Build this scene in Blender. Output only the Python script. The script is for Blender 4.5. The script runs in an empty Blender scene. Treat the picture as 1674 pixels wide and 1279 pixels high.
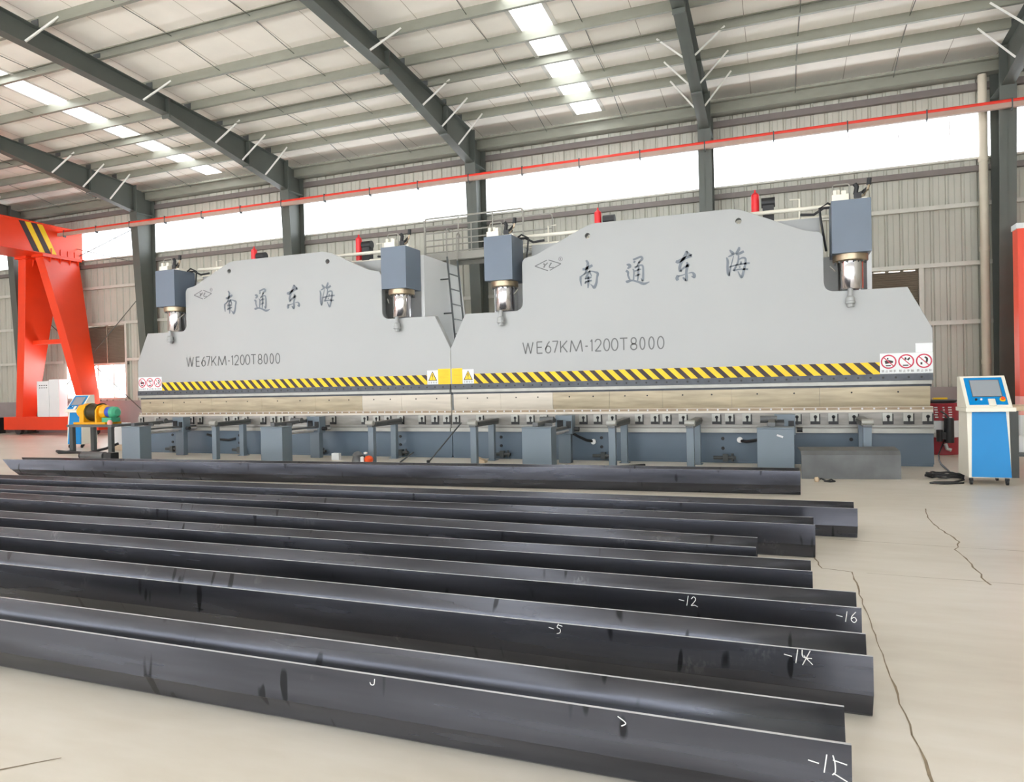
import bpy, bmesh, math, random
from mathutils import Vector, Matrix
S = bpy.context.scene
COL = S.collection
R = random.Random(7)
PI = math.pi

# ------------------------------------------------------------------ camera
YAW, PITCH, ROLL, FPX = 0.36553, -0.00764, -0.02126, 1152.51
fw = Vector((-math.sin(YAW) * math.cos(PITCH), math.cos(YAW) * math.cos(PITCH), math.sin(PITCH)))
r0 = Vector((math.cos(YAW), math.sin(YAW), 0)); u0 = r0.cross(fw)
rt = r0 * math.cos(ROLL) + u0 * math.sin(ROLL); up = u0 * math.cos(ROLL) - r0 * math.sin(ROLL)
cd = bpy.data.cameras.new('camera'); cam = bpy.data.objects.new('camera', cd); COL.objects.link(cam)
m = Matrix((rt, up, -fw)).transposed().to_4x4(); m.translation = (5.87525, -12.12947, 1.35)
cam.matrix_world = m
cd.sensor_fit = 'HORIZONTAL'; cd.sensor_width = 36; cd.lens = FPX / 1674 * 36; cd.clip_end = 300
S.camera = cam

# ------------------------------------------------------------------ daylight and exposure
w = bpy.data.worlds.new('sky_over_bright_ground'); S.world = w; w.use_nodes = True
nt = w.node_tree; nt.nodes.clear()
wo = nt.nodes.new('ShaderNodeOutputWorld'); bg = nt.nodes.new('ShaderNodeBackground')
tc = nt.nodes.new('ShaderNodeTexCoord'); sx = nt.nodes.new('ShaderNodeSeparateXYZ'); cr = nt.nodes.new('ShaderNodeValToRGB')
mr = nt.nodes.new('ShaderNodeMapRange'); mr.inputs[1].default_value = -1; mr.inputs[2].default_value = 1
nt.links.new(tc.outputs['Generated'], sx.inputs[0]); nt.links.new(sx.outputs[2], mr.inputs[0]); nt.links.new(mr.outputs[0], cr.inputs[0])
e = cr.color_ramp.elements; e[0].position = 0.0; e[0].color = (2.35, 2.38, 2.42, 1); e[1].position = 1.0; e[1].color = (.7, .74, .80, 1)
k = cr.color_ramp.elements.new(.49); k.color = (2.35, 2.38, 2.42, 1)  # lower half made bright to light the ceiling from below
k = cr.color_ramp.elements.new(.52); k.color = (.9, .93, .98, 1)
bg.inputs[1].default_value = 3.0
nt.links.new(cr.outputs[0], bg.inputs[0]); nt.links.new(bg.outputs[0], wo.inputs[0])
S.view_settings.view_transform = 'Standard'; S.view_settings.look = 'None'
S.view_settings.gamma = 1; S.view_settings.use_curve_mapping = False
S.view_settings.exposure = 1.04
S.cycles.max_bounces = 8; S.cycles.diffuse_bounces = 5; S.cycles.glossy_bounces = 4; S.cycles.transmission_bounces = 6; S.cycles.transparent_max_bounces = 8
S.cycles.use_denoising = True; S.cycles.sample_clamp_indirect = 6
S.cycles.caustics_reflective = False; S.cycles.caustics_refractive = False

sd = bpy.data.lights.new('sun', 'SUN'); sun = bpy.data.objects.new('sun', sd); COL.objects.link(sun)
sd.energy = 6.0; sd.angle = math.radians(12); sd.color = (1.0, .99, .98)
sun.rotation_euler = Vector((-.25, -.72, -.95)).to_track_quat('-Z', 'Y').to_euler()     # behind the back wall, high

# ------------------------------------------------------------------ materials
def lin(c):
    return tuple(((v / 255) / 12.92 if v / 255 <= .04045 else ((v / 255 + .055) / 1.055) ** 2.4) for v in c)
MATS = {}
def pm(name, rgb, rough=.5, metal=0.0, var=.06, scale=3.0, bump=0.0, stretch=(1, 1, 1), spec=.5, rvar=0.0, detail=4):
    """painted / bare surface: colour mottled by noise in object space"""
    mt = bpy.data.materials.new(name); mt.use_nodes = True; n = mt.node_tree; b = n.nodes['Principled BSDF']
    c = lin(rgb)
    t = n.nodes.new('ShaderNodeTexCoord'); mp = n.nodes.new('ShaderNodeMapping'); mp.inputs['Scale'].default_value = stretch
    ns = n.nodes.new('ShaderNodeTexNoise'); ns.inputs['Scale'].default_value = scale; ns.inputs['Detail'].default_value = detail
    rp = n.nodes.new('ShaderNodeValToRGB')
    rp.color_ramp.elements[0].position = .3; rp.color_ramp.elements[1].position = .7
    rp.color_ramp.elements[0].color = tuple(v * (1 - var) for v in c) + (1,)
    rp.color_ramp.elements[1].color = tuple(min(1, v * (1 + var)) for v in c) + (1,)
    n.links.new(t.outputs['Object'], mp.inputs[0]); n.links.new(mp.outputs[0], ns.inputs[0])
    n.links.new(ns.outputs[0], rp.inputs[0]); n.links.new(rp.outputs[0], b.inputs['Base Color'])
    b.inputs['Roughness'].default_value = rough; b.inputs['Metallic'].default_value = metal
    b.inputs['Specular IOR Level'].default_value = spec
    if rvar:
        m2 = n.nodes.new('ShaderNodeMapRange'); m2.inputs[3].default_value = rough - rvar; m2.inputs[4].default_value = rough + rvar
        n.links.new(ns.outputs[0], m2.inputs[0]); n.links.new(m2.outputs[0], b.inputs['Roughness'])
    if bump:
        bp = n.nodes.new('ShaderNodeBump'); bp.inputs['Strength'].default_value = bump; bp.inputs['Distance'].default_value = .02
        n.links.new(ns.outputs[0], bp.inputs['Height']); n.links.new(bp.outputs[0], b.inputs['Normal'])
    MATS[name] = mt
    return mt
def panel_mat(name, trans, tint):
    """translucent fibreglass sheet: the sky behind lights it"""
    mt = bpy.data.materials.new(name); mt.use_nodes = True; n = mt.node_tree; n.nodes.clear()
    o = n.nodes.new('ShaderNodeOutputMaterial'); mx = n.nodes.new('ShaderNodeMixShader')
    tl = n.nodes.new('ShaderNodeBsdfTranslucent'); tp = n.nodes.new('ShaderNodeBsdfTransparent')
    tl.inputs[0].default_value = tint + (1,); tp.inputs[0].default_value = tint + (1,)
    mx.inputs[0].default_value = trans
    n.links.new(tl.outputs[0], mx.inputs[1]); n.links.new(tp.outputs[0], mx.inputs[2]); n.links.new(mx.outputs[0], o.inputs[0])
    return mt
M = {}
M['white_paint'] = pm('machine white paint', (158, 160, 159), .30, var=.02, scale=.6)
M['plate_paint'] = pm('glossy white side plate paint', (214, 215, 215), .16, var=.02, scale=.8)
M['bluegrey'] = pm('blue grey machine paint', (90, 106, 121), .42, var=.05, scale=2)
M['support'] = pm('pale blue grey support paint', (108, 121, 132), .42, var=.05, scale=2)
M['brown'] = pm('oil browned steel', (146, 128, 106), .5, .2, var=.2, scale=6, stretch=(.5, 1, 1))
M['cyl_grey'] = pm('cylinder housing grey paint', (98, 110, 125), .42, var=.04, scale=2)
M['chrome'] = pm('chromed rod', (225, 222, 226), .12, 1.0, var=.03, scale=2)
M['flange'] = pm('machined flange steel', (176, 160, 136), .35, .85, var=.12, scale=9)
M['dark_bar'] = pm('dark clamp steel', (72, 76, 82), .45, .3, var=.2, scale=8)
M['light_strip'] = pm('bare ground steel strip', (160, 160, 154), .4, .3, var=.08, scale=6)
M['punch'] = pm('oiled tan tool steel', (168, 156, 132), .42, .25, var=.22, scale=3, stretch=(.5, 1, 4), rvar=.08)
M['punch2'] = pm('paler tool steel', (196, 188, 174), .42, .2, var=.10, scale=3, stretch=(.5, 1, 4), rvar=.08)
M['die'] = pm('grey die steel', (140, 137, 132), .45, .25, var=.28, scale=3, stretch=(.6, 1, 3))
M['black'] = pm('black rubber and fittings', (32, 33, 35), .5, var=.2, scale=8)
M['darkgrey'] = pm('dark grey steel paint', (74, 78, 78), .5, var=.08, scale=4)
M['frame'] = pm('portal frame grey paint', (86, 90, 84), .5, var=.07, scale=2)
M['purlin'] = pm('galvanised purlin', (142, 142, 130), .42, .25, var=.08, scale=5, stretch=(.4, 1, 1))
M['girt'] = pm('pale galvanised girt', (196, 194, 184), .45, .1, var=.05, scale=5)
M['dgirt'] = pm('dark brown girt steel', (116, 108, 104), .5, .1, var=.06, scale=5)  # a darker brown tone than the pale girts
M['clad'] = pm('beige grey wall sheet', (182, 181, 169), .45, var=.03, scale=1.5)
M['dado'] = pm('mauve grey plaster', (150, 141, 140), .8, var=.06, scale=2)
M['deck'] = pm('cream foil insulation', (250, 244, 234), .6, var=.035, scale=1.3, bump=.25)
M['seam'] = pm('insulation seam tape', (178, 165, 150), .6, var=.05)
M['brace'] = pm('white fly brace', (222, 220, 213), .5, var=.03)
M['red_pipe'] = pm('red conduit paint', (228, 52, 32), .45, var=.05, scale=5)
M['tan'] = pm('dusty pink tray steel', (176, 146, 132), .6, var=.06, scale=5)
M['beige'] = pm('beige plastic downpipe', (206, 197, 178), .45, var=.04, scale=3)
M['cream'] = pm('cream cabinet enamel', (228, 224, 210), .4, var=.03)
M['blue'] = pm('bright blue enamel', (0, 130, 198), .34, var=.04, scale=2, spec=.3)
M['screen'] = pm('grey touch screen', (148, 154, 160), .15, var=.03)
M['orange'] = pm('orange red crane enamel', (235, 66, 30), .33, var=.05, scale=1.2)
M['yellow'] = pm('signal yellow', (244, 200, 16), .5, var=.05, scale=6)
M['gear_yellow'] = pm('gear yellow enamel', (240, 172, 20), .4, var=.06, scale=8)
M['ink'] = pm('black brown ink', (58, 46, 46), .6, var=.1, scale=6)
M['letter'] = pm('slate blue letter paint', (104, 112, 120), .45, var=.08, scale=8)
M['letter2'] = pm('grey letter paint', (96, 97, 97), .45, var=.06, scale=8)
M['paper'] = pm('white sticker film', (226, 229, 230), .5, var=.015)
M['sign_red'] = pm('sign red', (196, 48, 78), .5, var=.04)
M['red'] = pm('bright red vessel paint', (225, 40, 46), .35, var=.05)
M['drum_red'] = pm('maroon drum paint', (158, 40, 52), .4, var=.08, scale=6)
M['green'] = pm('sea green enamel', (70, 170, 130), .4, var=.05)
M['dblue'] = pm('deep blue enamel', (52, 84, 190), .4, var=.05)
M['olive'] = pm('dark olive black casting', (58, 54, 30), .5, var=.12, scale=8)
M['rail_grey'] = pm('handrail steel', (150, 148, 140), .5, .2, var=.06)
M['plate_grey'] = pm('bent sheet grey steel', (102, 104, 105), .5, .3, var=.3, scale=2.5, rvar=.1)
M['edge'] = pm('bright cut edge', (196, 196, 198), .45, .3, var=.1, scale=9)
M['chalk'] = pm('white chalk', (222, 222, 218), .9, var=.05)
M['louver'] = pm('brown grey louvre blade', (150, 138, 122), .5, var=.05)
M['wood'] = pm('pale timber', (206, 184, 156), .7, var=.1, scale=4, stretch=(.3, 3, 3))
M['or2'] = pm('orange plastic', (236, 84, 30), .35, var=.05)
M['crack'] = pm('dark floor crack', (134, 120, 100), .9, var=.2, scale=20)
M['rubber_white'] = pm('white plastic', (235, 235, 235), .4, var=.02)
M['pink'] = pm('pale pink film', (240, 170, 160), .5, var=.04)
M['strip_window'] = panel_mat('translucent wall sheet', .12, (.46, .475, .49))
M['added_front_window'] = panel_mat('translucent front sheet', .5, (.95, .98, 1.0))
M['skylight'] = panel_mat('translucent roof sheet', .05, (.80, .81, .79))
M['glass'] = panel_mat('clear window glass', .93, (.95, .98, .98))

def steel_mat():
    """mill scale steel: dark blue grey, streaked along the bar, with pale scuffs and dark drips"""
    mt = bpy.data.materials.new('hot rolled mill scale'); mt.use_nodes = True; n = mt.node_tree; b = n.nodes['Principled BSDF']
    t = n.nodes.new('ShaderNodeTexCoord'); oi = n.nodes.new('ShaderNodeObjectInfo')
    ad = n.nodes.new('ShaderNodeVectorMath'); ad.operation = 'ADD'
    sc = n.nodes.new('ShaderNodeVectorMath'); sc.operation = 'SCALE'; sc.inputs[0].default_value = (37, 11, 5)
    n.links.new(oi.outputs['Random'], sc.inputs['Scale']); n.links.new(t.outputs['Object'], ad.inputs[0]); n.links.new(sc.outputs[0], ad.inputs[1])
    def noise(scale, stretch, detail=4):
        mp = n.nodes.new('ShaderNodeMapping'); mp.inputs['Scale'].default_value = stretch
        q = n.nodes.new('ShaderNodeTexNoise'); q.inputs['Scale'].default_value = scale; q.inputs['Detail'].default_value = detail
        n.links.new(ad.outputs[0], mp.inputs[0]); n.links.new(mp.outputs[0], q.inputs[0]); return q
    a = noise(1.2, (.5, 6, 6)); r = n.nodes.new('ShaderNodeValToRGB')
    r.color_ramp.elements[0].position = .3; r.color_ramp.elements[0].color = lin((63, 64, 70)) + (1,)
    r.color_ramp.elements[1].position = .72; r.color_ramp.elements[1].color = lin((98, 100, 109)) + (1,)
    n.links.new(a.outputs[0], r.inputs[0])
    s = noise(2.6, (1, 1, 1.5), 8); rs = n.nodes.new('ShaderNodeValToRGB')
    rs.color_ramp.elements[0].position = .64; rs.color_ramp.elements[0].color = (0, 0, 0, 1); rs.color_ramp.elements[1].position = .76; rs.color_ramp.elements[1].color = (.6, .6, .6, 1)
    n.links.new(s.outputs[0], rs.inputs[0])
    fine = noise(70, (1, 1, .5), 2); rf = n.nodes.new('ShaderNodeValToRGB'); rf.color_ramp.elements[0].position = .45; rf.color_ramp.elements[1].position = .6
    n.links.new(fine.outputs[0], rf.inputs[0])
    mu = n.nodes.new('ShaderNodeMath'); mu.operation = 'MULTIPLY'; n.links.new(rs.outputs[0], mu.inputs[0]); n.links.new(rf.outputs[0], mu.inputs[1])
    mx = n.nodes.new('ShaderNodeMixRGB'); mx.inputs[2].default_value = lin((150, 152, 156)) + (1,)
    n.links.new(mu.outputs[0], mx.inputs[0]); n.links.new(r.outputs[0], mx.inputs[1])
    d = noise(2.4, (6, .2, 1.6), 1); rd = n.nodes.new('ShaderNodeValToRGB')
    rd.color_ramp.elements[0].position = .70; rd.color_ramp.elements[0].color = (0, 0, 0, 1); rd.color_ramp.elements[1].position = .74; rd.color_ramp.elements[1].color = (.85, .85, .85, 1)
    n.links.new(d.outputs[0], rd.inputs[0])
    m2 = n.nodes.new('ShaderNodeMixRGB'); m2.inputs[2].default_value = lin((34, 35, 38)) + (1,)
    n.links.new(rd.outputs[0], m2.inputs[0]); n.links.new(mx.outputs[0], m2.inputs[1]); n.links.new(m2.outputs[0], b.inputs['Base Color'])
    b.inputs['Metallic'].default_value = .75
    q = n.nodes.new('ShaderNodeMapRange'); q.inputs[3].default_value = .18; q.inputs[4].default_value = .34
    n.links.new(a.outputs[0], q.inputs[0]); n.links.new(q.outputs[0], b.inputs['Roughness'])
    return mt
M['steel'] = steel_mat()

def floor_mat():
    mt = bpy.data.materials.new('trowelled concrete'); mt.use_nodes = True; n = mt.node_tree; b = n.nodes['Principled BSDF']
    t = n.nodes.new('ShaderNodeTexCoord')
    def noise(scale, stretch, det):
        mp = n.nodes.new('ShaderNodeMapping'); mp.inputs['Scale'].default_value = stretch
        q = n.nodes.new('ShaderNodeTexNoise'); q.inputs['Scale'].default_value = scale; q.inputs['Detail'].default_value = det
        n.links.new(t.outputs['Object'], mp.inputs[0]); n.links.new(mp.outputs[0], q.inputs[0]); return q
    a = noise(.55, (.6, 1, 1), 6); r = n.nodes.new('ShaderNodeValToRGB')
    r.color_ramp.elements[0].position = .32; r.color_ramp.elements[0].color = lin((196, 188, 174)) + (1,)
    r.color_ramp.elements[1].position = .70; r.color_ramp.elements[1].color = lin((217, 210, 199)) + (1,)
    n.links.new(a.outputs[0], r.inputs[0])
    s = noise(7, (.35, 1.3, 1), 6); mx = n.nodes.new('ShaderNodeMixRGB'); mx.blend_type = 'OVERLAY'; mx.inputs[0].default_value = .16
    n.links.new(r.outputs[0], mx.inputs[1]); n.links.new(s.outputs[0], mx.inputs[2]); n.links.new(mx.outputs[0], b.inputs['Base Color'])
    b.inputs['Roughness'].default_value = .38; b.inputs['Specular IOR Level'].default_value = .5
    bp = n.nodes.new('ShaderNodeBump'); bp.inputs['Strength'].default_value = .06; bp.inputs['Distance'].default_value = .01
    n.links.new(s.outputs[0], bp.inputs['Height']); n.links.new(bp.outputs[0], b.inputs['Normal'])
    return mt
M['floor'] = floor_mat()

# ------------------------------------------------------------------ mesh helpers
class MB:
    """collects shapes and links them as ONE mesh object"""
    def __init__(s): s.v = []; s.f = []; s.mi = []; s.sm = []; s.cur = 0
    def mat(s, i): s.cur = i; return s
    def add(s, vs, fs, smooth=False):
        b = len(s.v); s.v += [tuple(v) for v in vs]
        for f in fs: s.f.append([b + i for i in f]); s.mi.append(s.cur); s.sm.append(smooth)
        return s
    def box(s, x0, x1, y0, y1, z0, z1):
        return s.add([(x0, y0, z0), (x1, y0, z0), (x1, y1, z0), (x0, y1, z0), (x0, y0, z1), (x1, y0, z1), (x1, y1, z1), (x0, y1, z1)],
                     [(0, 3, 2, 1), (4, 5, 6, 7), (0, 1, 5, 4), (1, 2, 6, 5), (2, 3, 7, 6), (3, 0, 4, 7)])
    def tube(s, pts, r, n=10, caps=True, smooth=True):
        pts = [Vector(p) for p in pts]; rings = []; N = len(pts)
        rr = r if isinstance(r, (list, tuple)) else [r] * N
        for i, p in enumerate(pts):
            d = (pts[min(i + 1, N - 1)] - pts[max(i - 1, 0)]).normalized()
            a = Vector((0, 0, 1)) if abs(d.z) < .9 else Vector((1, 0, 0))
            u = d.cross(a).normalized(); v = d.cross(u)
            rings.append([p + (u * math.cos(2 * PI * j / n) + v * math.sin(2 * PI * j / n)) * rr[i] for j in range(n)])
        vs = [q for g in rings for q in g]
        fs = [(i * n + j, i * n + (j + 1) % n, (i + 1) * n + (j + 1) % n, (i + 1) * n + j) for i in range(N - 1) for j in range(n)]
        s.add(vs, fs, smooth)
        if caps: s.add(rings[0], [tuple(range(n))[::-1]]); s.add(rings[-1], [tuple(range(n))])
        return s
    def cyl(s, c, r, h, axis=2, n=24, r2=None):
        a = Vector((0, 0, 0)); a[axis] = h; c = Vector(c)
        return s.tube([c, c + a], [r, r if r2 is None else r2], n)
    def lathe(s, prof, c, axis=2, n=28):
        c = Vector(c); vs = []; k = len(prof)
        o = [(0, 1, 2), (1, 2, 0), (0, 1, 2)][0]
        for j in range(n):
            a = 2 * PI * j / n
            for r, h in prof:
                x, y = r * math.cos(a), r * math.sin(a)
                vs.append(c + Vector({2: (x, y, h), 0: (h, x, y), 1: (y, h, x)}[axis]))
        fs = [(j * k + i, ((j + 1) % n) * k + i, ((j + 1) % n) * k + i + 1, j * k + i + 1) for j in range(n) for i in range(k - 1)]
        return s.add(vs, fs, True)
    def prism(s, prof, axis, a0, a1):
        """extrude a 2D outline along an axis (x: prof=(y,z); y: prof=(x,z); z: prof=(x,y))"""
        mk = {0: lambda p, a: (a, p[0], p[1]), 1: lambda p, a: (p[0], a, p[1]), 2: lambda p, a: (p[0], p[1], a)}[axis]
        n = len(prof); vs = [mk(p, a0) for p in prof] + [mk(p, a1) for p in prof]
        fs = [tuple(range(n)), tuple(range(n, 2 * n))[::-1]] + [(i, n + i, n + (i + 1) % n, (i + 1) % n) for i in range(n)]
        return s.add(vs, fs)
    def bar(s, p0, p1, w, h):
        p0, p1 = Vector(p0), Vector(p1); d = (p1 - p0).normalized()
        a = Vector((0, 0, 1)) if abs(d.z) < .95 else Vector((0, 1, 0))
        u = d.cross(a).normalized() * w / 2; v = u.cross(d).normalized() * h / 2
        vs = [p0 - u - v, p0 + u - v, p0 + u + v, p0 - u + v, p1 - u - v, p1 + u - v, p1 + u + v, p1 - u + v]
        return s.add(vs, [(0, 3, 2, 1), (4, 5, 6, 7), (0, 1, 5, 4), (1, 2, 6, 5), (2, 3, 7, 6), (3, 0, 4, 7)])
    def ribbon(s, pts, y):
        """a painted stroke on a plane of constant y: pts = (x, z, width)"""
        q = []
        for i in range(len(pts) - 1):
            p0 = pts[max(i - 1, 0)]; p1 = pts[i]; p2 = pts[i + 1]; p3 = pts[min(i + 2, len(pts) - 1)]
            for k in range(4):
                t = k / 4
                q.append(tuple(.5 * (2 * b + (c - a) * t + (2 * a - 5 * b + 4 * c - d) * t * t + (3 * b - a - 3 * c + d) * t ** 3) for a, b, c, d in zip(p0, p1, p2, p3)))
        q.append(pts[-1]); vs = []
        for i, p in enumerate(q):
            a = q[max(i - 1, 0)]; b = q[min(i + 1, len(q) - 1)]; dx, dz = b[0] - a[0], b[1] - a[1]; l = math.hypot(dx, dz) or 1
            wd = max(p[2], .002) / 2; vs += [(p[0] - dz / l * wd, y, p[1] + dx / l * wd), (p[0] + dz / l * wd, y, p[1] - dx / l * wd)]
        return s.add(vs, [(2 * i, 2 * i + 1, 2 * i + 3, 2 * i + 2) for i in range(len(q) - 1)])
    def build(s, name, mats, parent=None, bevel=0, loc=None, fix=True):
        me = bpy.data.meshes.new(name); me.from_pydata(s.v, [], s.f)
        if not isinstance(mats, (list, tuple)): mats = [mats]
        for x in mats: me.materials.append(M[x] if isinstance(x, str) else x)
        for p, i, q in zip(me.polygons, s.mi, s.sm): p.material_index = i; p.use_smooth = q
        if any(s.sm): me.set_sharp_from_angle(angle=math.radians(38))
        if fix:
            bm = bmesh.new(); bm.from_mesh(me); bmesh.ops.recalc_face_normals(bm, faces=bm.faces); bm.to_mesh(me); bm.free()
        o = bpy.data.objects.new(name, me); COL.objects.link(o)
        if parent: o.parent = parent
        if loc: o.location = loc
        if bevel:
            b = o.modifiers.new('edge', 'BEVEL'); b.width = bevel; b.segments = 2; b.limit_method = 'ANGLE'
        return o
def tag(o, label, cat, group=None):
    o['label'] = label; o['category'] = cat
    if group: o['group'] = group
    return o
def thing(name, label, cat, loc=(0, 0, 0), rz=0, group=None):
    o = bpy.data.objects.new(name, None); COL.objects.link(o); o.location = loc; o.rotation_euler = (0, 0, rz); o.empty_display_size = .2
    return tag(o, label, cat, group)
def struct(o): o['kind'] = 'structure'; return o
def copy_tree(o, parent=None):
    c = o.copy(); COL.objects.link(c)
    if parent: c.parent = parent
    for ch in [x for x in bpy.data.objects if x.parent == o]: copy_tree(ch, c)
    return c
def arc(c, r, a0, a1, n, plane='xz'):
    out = []
    for i in range(n + 1):
        a = math.radians(a0 + (a1 - a0) * i / n); u, v = r * math.cos(a), r * math.sin(a)
        out.append((c[0] + u, c[1], c[2] + v) if plane == 'xz' else (c[0] + u, c[1] + v, c[2]) if plane == 'xy' else (c[0], c[1] + u, c[2] + v))
    return out
def text_strips(mb, body, x, z, h, y):
    """tiny printed words as flat outlines on a plane facing -Y"""
    cu = bpy.data.curves.new('words', 'FONT'); cu.body = body; cu.size = h
    o = bpy.data.objects.new('words', cu); COL.objects.link(o)
    bpy.context.view_layer.update()
    me = bpy.data.meshes.new_from_object(o.evaluated_get(bpy.context.evaluated_depsgraph_get()))
    if me.vertices:
        x0 = min(v.co.x for v in me.vertices); x1 = max(v.co.x for v in me.vertices)
        mb.add([(x + v.co.x - (x0 + x1) / 2, y, z + v.co.y) for v in me.vertices], [tuple(p.vertices) for p in me.polygons])
    bpy.data.objects.remove(o); bpy.data.curves.remove(cu); bpy.data.meshes.remove(me)

# ------------------------------------------------------------------ the hall
WY = 5.83                       # inner face of the back wall
COLX = [4.28 + 6 * k for k in range(-5, 3)]
X0, X1, RIDGE, OPEN = -26.2, 17.2, -6.2, -18.2
def ztop(y): return 8.09 + .066 * (5.0 - y) if y > RIDGE else 8.09 + .066 * (5.0 - RIDGE) - .066 * (RIDGE - y)
fl = MB().box(X0 - .4, X1 + .4, OPEN - .6, WY + .3, -.25, 0)
floor = struct(fl.build('floor', 'floor'))
def crack(pts, wd):
    c = MB(); vs = []
    q = []
    for (a, b) in zip(pts[:-1], pts[1:]):
        L = math.hypot(b[0] - a[0], b[1] - a[1]); n = max(2, int(L / .09))
        for i in range(n):
            t = i / n; q.append((a[0] + (b[0] - a[0]) * t + R.gauss(0, wd * .35), a[1] + (b[1] - a[1]) * t + R.gauss(0, wd * .35)))
    q.append(pts[-1])
    for i, p in enumerate(q):
        a, b = q[max(i - 1, 0)], q[min(i + 1, len(q) - 1)]; dx, dy = b[0] - a[0], b[1] - a[1]; l = math.hypot(dx, dy) or 1
        ww = wd * R.uniform(.35, 1) / 2; vs += [(p[0] - dy / l * ww, p[1] + dx / l * ww, .0012), (p[0] + dy / l * ww, p[1] - dx / l * ww, .0012)]
    c.add(vs, [(2 * i, 2 * i + 1, 2 * i + 3, 2 * i + 2) for i in range(len(q) - 1)])
    return c.build('floor_crack', 'crack', floor)
crack([(6.31, -6.72), (6.31, -8.2), (6.32, -9.6), (6.31, -12)], .012)
crack([(7.22, -3.9), (7.14, -4.6), (7.20, -5.5), (7.12, -5.8), (7.11, -6.81)], .016)
crack([(6.31, -6.72), (6.12, -6.66), (6.08, -6.3)], .014)
crack([(5.9, -5.62), (7.12, -5.7), (12, -5.9)], .010)
crack([(6.4, -6.72), (9.0, -6.78)], .007)
crack([(3.0, -10.62), (3.35, -10.3)], .014)

# back wall: dado, ribbed sheet, strip window, louvred windows
WIN = [(-18.05, -15.06)] + [(x - 1.57, x + 1.57) for x in (-10.72, -4.72, 1.28, 7.28)]
def ribbed(mb, x0, x1, z0, z1, y=WY, pitch=.3):
    xs = []; i = math.floor(x0 / pitch)
    while i * pitch < x1 + pitch:
        b = i * pitch
        for dx, dy in ((0, 0), (.022, .035), (.058, .035), (.08, 0), (.175, 0), (.182, .006), (.19, 0)): xs.append((b + dx, y + dy))
        i += 1
    xs = [(x0, y)] + [p for p in xs if x0 < p[0] < x1] + [(x1, y)]
    vs = [(a, b, z) for a, b in xs for z in (z0, z1)]
    mb.add(vs, [(2 * i, 2 * i + 2, 2 * i + 3, 2 * i + 1) for i in range(len(xs) - 1)])
wall = MB()
ribbed(wall, X0, X1, 3.75, 6.07); ribbed(wall, X0, X1, 7.06, 8.3)
cur = X0
for a, b in WIN: ribbed(wall, cur, a, 1.12, 3.75); ribbed(wall, a, b, 1.12, 1.23); cur = b
ribbed(wall, cur, X1, 1.12, 3.75)
wall.mat(1).box(X0, X1, WY - .06, WY + .2, 0, 1.12)
wall_back = struct(wall.build('wall_back', ['clad', 'dado'], fix=False))
wl = MB(); wl.box(X0 - .2, X0, OPEN, WY + .2, 0, 8.6); struct(wl.build('wall_left', 'clad'))
wf_ = MB(); cur = X0                                # wall behind the camera: unseen doorways added to let daylight in
for k in range(-5, 2):
    d0 = 4.28 + 6 * k + .4; wf_.box(cur, d0, OPEN - .15, OPEN, 0, 2.6); cur = d0 + 5.2
wf_.box(cur, X1, OPEN - .15, OPEN, 0, 2.6); wf_.box(X0, X1, OPEN - .15, OPEN, 2.6, 5.6); wf_.box(X0, X1, OPEN - .15, OPEN, 7.4, 8.3)
struct(wf_.build('wall_front', 'clad'))
fw_ = MB(); ribbed(fw_, X0, X1, 5.6, 7.4, OPEN - .08); struct(fw_.build('window_20', 'added_front_window', fix=False))  # unseen window added so the troughs catch a bright reflection
wr = MB(); wr.box(X1, X1 + .2, OPEN, WY + .2, 0, 8.6); struct(wr.build('wall_right', 'clad'))
def girt(z, h, mat, label, segs, lip=True):
    g = MB()
    for a, b in segs:
        g.box(a, b, WY - .16, WY - .01, z - .008, z); g.box(a, b, WY - .165, WY - .157, z - (h if not lip else .02) , z + (h if lip else .0))
    return tag(g.build('wall_girt', mat), label, 'girt', None)
full = [(X0, X1)]
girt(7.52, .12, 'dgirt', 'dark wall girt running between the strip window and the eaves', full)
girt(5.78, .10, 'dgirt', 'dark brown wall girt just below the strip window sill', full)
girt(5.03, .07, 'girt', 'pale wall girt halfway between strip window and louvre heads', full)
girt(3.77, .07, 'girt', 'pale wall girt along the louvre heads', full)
gap = []; cur = X0
for a, b in WIN: gap.append((cur, a)); cur = b
gap.append((cur, X1))
for q in gap:
    o = girt(2.5, .07, 'girt', '', [q]); o.parent = wall_back; o.name = 'low_girt'
    for key in ('label', 'category'): del o[key]
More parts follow.
